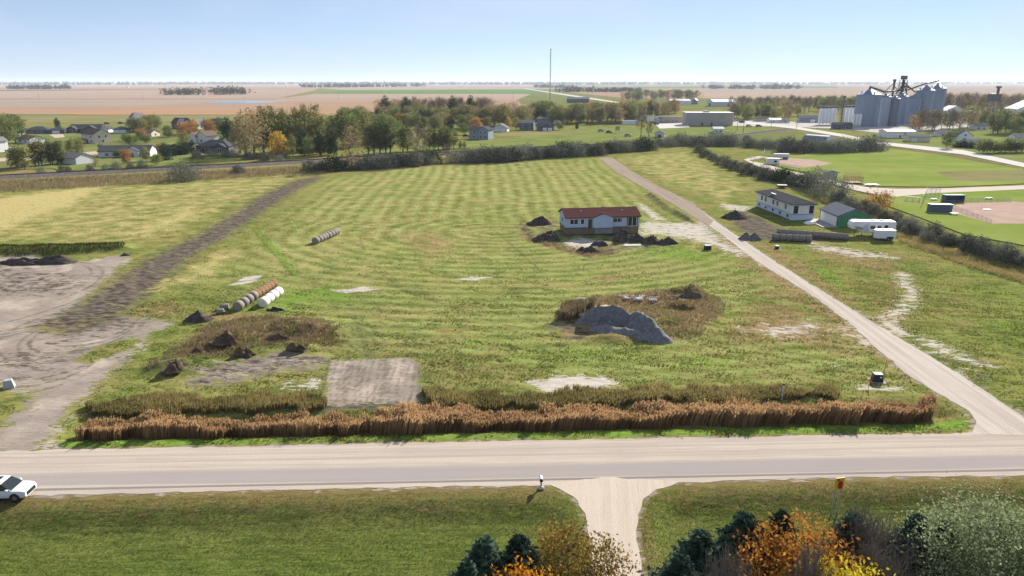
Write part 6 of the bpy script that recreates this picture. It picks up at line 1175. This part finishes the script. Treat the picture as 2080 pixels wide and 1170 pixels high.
# ------------------------------------------------------------------ vegetation placement (pixel feet, metres high)
G1 = 'bushes along the railway line'
row([(625,346),(700,347),(760,341),(830,338),(890,331)], 17, (3.6,6.0), ['bush','bush','silverbush','darkbush'], 'grey-green bush at the field edge below the leaning poplars', 'bushes below the poplars', 4, 2, 1, 11)
row([(925,330),(1000,328),(1100,321),(1200,314),(1318,304)], 32, (4.2,7.4), ['bush','silverbush','bush','silverbush','darkbush'], 'grey-green bush in the hedge at the far field edge', 'bushes at the far field edge', 4, 2, 1, 12)
row([(1330,296),(1420,296),(1500,294),(1560,303),(1640,310),(1700,311),(1785,303)], 32, (4.6,8.0), ['bush','bush','silverbush','silverbush'], 'olive-grey bush in the thicket before the grain bins', 'bushes before the grain bins', 4, 2.5, 1, 13)
row([(1412,306),(1440,320),(1480,340),(1530,356),(1590,370),(1640,382)], 24, (2.8,4.6), ['bush','bush','darkbush'], 'low grey bush beside the upper ball field track', 'bushes beside the upper ball field track', 3, 3, 1, 14)
row([(1690,402),(1730,418),(1800,447),(1850,468),(1910,489),(1960,503),(2010,518),(2090,545)], 34, (1.9,3.4), ['bush','bush','bush','silverbush'], 'grey scrub bush in the ditch before the lower ball field', 'bushes in the ball field ditch', 5, 5, .85, 15)
row([(75,352),(130,350),(230,344),(310,337)], 8, (2.2,3.2), ['silverbush','bush'], 'small grey bush on the railway bank below the houses', 'bushes on the railway bank', 8, 1.5, .8, 16)
row([(400,322),(450,318),(480,322),(560,326),(600,322)], 9, (2.5,4), ['bush','silverbush'], 'grey bush at the foot of the tall left poplars', 'bushes under the left poplars', 6, 2, 1, 17)
plant(374, 367, 6.2, 'silverbush', 'large round silvery bush standing alone before the railway line', None, 1.0)
plant(484, 352, 3.4, 'bush', 'lone olive bush right of the large silvery bush by the railway')
plant(1658, 384, 6.5, 'silverbush', 'spreading silvery olive tree beside the small grey shed', None, .95); plant(1690, 400, 6.3, 'silverbush', 'silvery olive tree right behind the green garage roof', None, .9)
plant(1786, 424, 5.0, 'rustbush', 'rust-brown leafy bush standing behind the green garage')
plant(1575, 470, 1.2, 'darkbush', 'tiny dark weed clump beside the house under dark roof') if False else None
# left housing estate
plant(8, 300, 18, 'green', 'big dark green tree at the left edge of the photo', None, 1.1); plant(32, 292, 17, 'green', 'tall green tree right of the big tree at the left edge', None, 1.0)
plant(118, 262, 9, 'dark', 'lone dark columnar tree behind the long low grey house')
row([(27,343),(58,345)], 3, (8.5,11), ['young'], 'yellowing young tree near the left edge above the railway', 'yellowing young trees at left', 2, 2, 1.5, 18)
row([(70,338),(128,334)], 7, (9.5,12), ['young','youngdark'], 'slim young tree in the row left of the pale garage', 'slim young trees left of the pale garage', 2, 1, 1.1, 19)
row([(140,318),(168,312)], 4, (8,10), ['young','youngdark'], 'slim young tree below the tan two-storey house', 'slim young trees below the tan house', 2, 1, 1.1, 20)
row([(265,270),(320,266)], 6, (9,13), ['olivetree','green','olivetree'], 'yellow-green tree before the white gabled house', 'trees before the white gabled house', 3, 2, 1, 21)
row([(250,292),(300,288)], 5, (4,6.5), ['lawntree','orange','lawntree'], 'small lawn tree between the tan house and the brown-roofed house', 'small lawn trees', 4, 4, 1, 22)
plant(288, 284, 7.5, 'orange', 'orange autumn tree left of the brown-roofed house'); plant(343, 280, 8, 'green', 'round dark green tree right of the brown-roofed house', None, 1.15)
row([(362,276),(400,272)], 4, (8,11), ['orange','orange','gold'], 'orange autumn tree before the dark gabled house', 'orange trees before the dark gabled house', 2, 2, 1.1, 23)
row([(420,272),(465,270)], 5, (8,11), ['olivetree','orange','green'], 'mixed autumn tree above the dark hip-roofed house', 'autumn trees above the dark hip-roofed house', 3, 2, 1, 24)
row([(335,318),(392,312)], 11, (5,6.5), ['sprucefar'], 'dark spruce in the hedge left of the dark hip-roofed house', 'hedge spruces', 1, 1.5, 1.2, 25)
plant(338, 326, 8, 'sprucefar', 'larger dark spruce at the left end of the spruce hedge', None, 1.2); plant(375, 300, 9, 'olivetree', 'round yellow-green tree behind the spruce hedge')
plant(258, 334, 7, 'orange', 'rust-red small tree before the long dark-roofed house', None, .8); plant(298, 328, 6.5, 'olivetree', 'yellow-green small tree at the right end of the long dark-roofed house', None, .8); plant(320, 336, 5, 'lawntree', 'small round green tree left of the big spruce', None, 1); plant(326, 312, 5.5, 'orange', 'small orange tree above the spruce hedge'); plant(195, 340, 5, 'tan', 'small bare tan tree below the pale garage', None, 1.1)
plant(238, 320, 4, 'lawntree', 'small green tree at the left wall of the long dark-roofed house'); plant(205, 303, 3, 'lawntree', 'tiny round shrub right of the tan two-storey house')
# tall left poplars
for px, py, h, k, lab in [(466,298,17,'dark','dark narrow tree at the left end of the tall poplar stand'),(500,318,20,'tan','grey thin-leaved poplar at the left of the tall stand'),(517,320,24,'tan','tallest grey thin-leaved poplar in the left stand'),
        (536,312,24,'poplar','tall green-gold poplar above the small yellow tree'),(556,310,24,'poplar','broad tall poplar behind the small yellow tree'),(578,308,23,'poplar','tall poplar right of the small yellow tree'),(488,312,18,'poplar','shorter poplar behind the grey thin-leaved one'),
        (604,305,23,'poplar','tall poplar left of the rightmost pair in the stand'),(622,306,25,'poplar','tall olive poplar in the rightmost pair of the stand'),(644,306,25,'poplar','rightmost and tallest gold-tipped poplar of the left stand'),(566,318,12.5,'gold','small bright yellow tree before the tall poplars'),(595,316,11,'poplar','short leafy poplar under the tall rightmost poplars')]:
    plant(px, py, h, k, lab, 'tall poplars left of centre', 1.15)
row([(612,318),(690,312)], 6, (9,13), ['green','dark'], 'dark green round tree right of the tall poplars', 'dark green trees right of the poplars', 4, 3, .9, 26)
row([(665,300),(735,296)], 7, (17,21), ['green','youngdark','poplar'], 'tall green tree behind the tan thin-leaved tree', 'tall green trees behind the tan tree', 4, 4, 1, 27)
plant(716, 342, 17.5, 'tan', 'large tan thin-leaved tree standing at the field edge', None, 1.05)
row([(742,314),(800,311)], 5, (15,18.5), ['youngdark'], 'leaning poplar with bare trunk in the row over the lawn', 'leaning poplars over the lawn', 1, .5, 1.2, 28)
row([(815,309),(832,308)], 2, (13,15), ['youngdark'], 'slim poplar left of the bare grey tree', 'slim poplars left of the bare grey tree', 1, .5, 1.2, 29)
plant(852, 334, 16.5, 'bare', 'bare grey tree at the field edge left of the blue house', None, 1.15); plant(908, 328, 8, 'bare', 'small bare bush tree below the young poplars', None, 1)
row([(870,306),(925,302)], 7, (10,13.5), ['young','youngdark'], 'young poplar in the row left of the blue house', 'young poplars left of the blue house', 2, 1, 1.1, 30)
row([(745,290),(815,285)], 6, (12,17), ['green','youngdark'], 'green tree behind the leaning poplars', 'green trees behind the leaning poplars', 3, 3, 1, 31)
# belt of trees behind
row([(700,268),(800,266),(900,263),(960,262)], 26, (9,13), ['green','olivetree','dark','olivetree','orange','olivetree','tan'], 'front tree of the dense belt behind the blue house', 'front trees of the dense belt', 4, 3, 1.15, 32)
row([(690,256),(800,250),(930,249),(1010,250)], 30, (11,16), ['green','olivetree','dark','olivetree','tan'], 'tree in the middle of the dense belt left of centre', 'middle trees of the dense belt', 4, 2, 1.2, 33)
row([(770,240),(860,239),(1000,240)], 34, (17,21), ['tan','tan','bare'], 'pale thin-leaved tree along the back of the dense belt', 'pale trees at the back of the belt', 3, 1, 1, 34)
for px, h in [(784,24),(825,23),(920,24),(957,24)]: plant(px, 246, h, 'dark', f"tall dark evergreen rising from the belt above the {'1st' if px==784 else '2nd' if px==825 else '3rd' if px==920 else '4th'} quarter of the trees", 'tall evergreens in the belt', 1.1)
row([(985,258),(1030,256),(1075,253)], 11, (15,20), ['tan','olivetree','tan'], 'tan autumn tree left of the dark grove at centre', 'tan trees at centre', 3, 3, 1.1, 35)
row([(1082,246),(1122,245)], 5, (16,19), ['dark','green'], 'dark green tree of the grove above the dark house', 'dark grove above the dark house', 3, 1, 1.4, 36)
row([(1125,250),(1200,249),(1290,247)], 38, (12,18), ['green','olivetree','tan','olivetree','bare'], 'mixed tree between the dark house and the tan warehouse', 'trees left of the tan warehouse', 4, 4, 1.05, 37)
row([(1190,238),(1300,234),(1375,232)], 32, (12,16), ['green','orange','olivetree','dark','tan'], 'autumn tree behind the low buildings left of the warehouse', 'autumn trees behind the warehouse', 4, 3, 1.1, 38)
row([(1480,240),(1520,242),(1620,240)], 26, (10,16), ['green','bare','olivetree','tan'], 'tree in the town right of the tan warehouse', 'trees right of the warehouse', 4, 4, 1, 39)
row([(1490,226),(1600,224),(1740,226)], 42, (14,20), ['bare','tan','green','bare'], 'tree in the grey grove left of the white bins', 'trees left of the white bins', 4, 5, 1.1, 40)
row([(1262,205),(1340,203),(1420,203)], 22, (17,22), ['green','bare','greytree'] if False else ['green','bare','tan'], 'distant tree in the grove above the white metal roofs', 'distant grove above the white metal roofs', 3, 2, 1.2, 41)
plant(1301, 282, 19, 'bare', 'tall bare tree standing left of the small grey shed', None, .9); plant(1318, 284, 11, 'bare', 'smaller bare tree beside the small grey shed', None, .8)
plant(1172, 262, 5, 'dark', 'small dark conical tree on the lawn before the board fence', None, 1.2); plant(1136, 264, 6, 'lawntree', 'small green tree right of the white garage doors')
plant(943, 274, 8, 'lawntree', 'round tree left of the blue two-storey house'); plant(968, 266, 10, 'orange', 'brown tree behind the left of the blue house'); plant(990, 262, 10, 'olivetree', 'brown-green tree behind the right of the blue house')
plant(1032, 262, 9, 'gold', 'yellowing round tree right of the pale garage', None, 1.2); plant(1049, 264, 9.5, 'olivetree', 'yellow-green tree left of the dark two-storey house')
row([(930,303),(947,302)], 2, (4.5,5), ['young'], 'small sapling on the lawn below the blue house', 'saplings below the blue house', 1, 1, 1.2, 42)
# right side, town
row([(1850,262),(1900,266),(1970,262)], 14, (10,17), ['green','dark','bare','tan','orange'], 'tree right of the grain bins beyond the white building', 'trees right of the grain bins', 5, 4, 1.05, 43)
plant(1853, 270, 14, 'tan', 'brown leafy tree before the rightmost grain bins', None, 1.1); plant(1888, 276, 12, 'bare', 'bare spreading tree before the white houses at right', None, 1.2)
row([(1975,258),(2030,270),(2085,272)], 13, (12,19), ['tan','bare','green','tan'], 'brown tree at the right edge behind the houses', 'brown trees at the right edge', 5, 6, 1.15, 44)
row([(1905,232),(1980,230),(2090,226)], 34, (18,24), ['bare','tan','bare'], 'bare tree in the far belt right of the grain bins', 'bare far belt at right', 4, 3, 1.05, 45)
row([(1988,312),(2082,309)], 8, (5.5,7.5), ['lawntree'], 'round dark orchard tree in the row at the right edge', 'orchard row at the right edge', 2, 1, 1.1, 46)
plant(1923, 302, 9.5, 'green', 'round dark green tree left of the white house at right', None, .9)
row([(1940,300),(1975,302)], 4, (3,4.5), ['darkbush','lawntree'], 'low dark shrub around the white houses at right', 'shrubs round the white houses', 3, 1, 1, 47)
# ------------------------------------------------------------------ haze
hb = MB().box(-27000,27000,-80,31000,-4,125).build('haze', None); tag(hb, kind='stuff'); hb['label'] = 'thin pale autumn haze over the whole plain'; hb['category'] = 'haze'
hm = bpy.data.materials.new('haze_air'); hm.use_nodes = True; n = hm.node_tree.nodes; n.remove(n['Principled BSDF'])
v = n.new('ShaderNodeVolumePrincipled'); v.inputs['Density'].default_value = 5.5e-5; v.inputs['Color'].default_value = (.80,.88,1,1); v.inputs['Anisotropy'].default_value = .1
hm.node_tree.links.new(v.outputs[0], n['Material Output'].inputs['Volume']); hb.data.materials.append(hm)
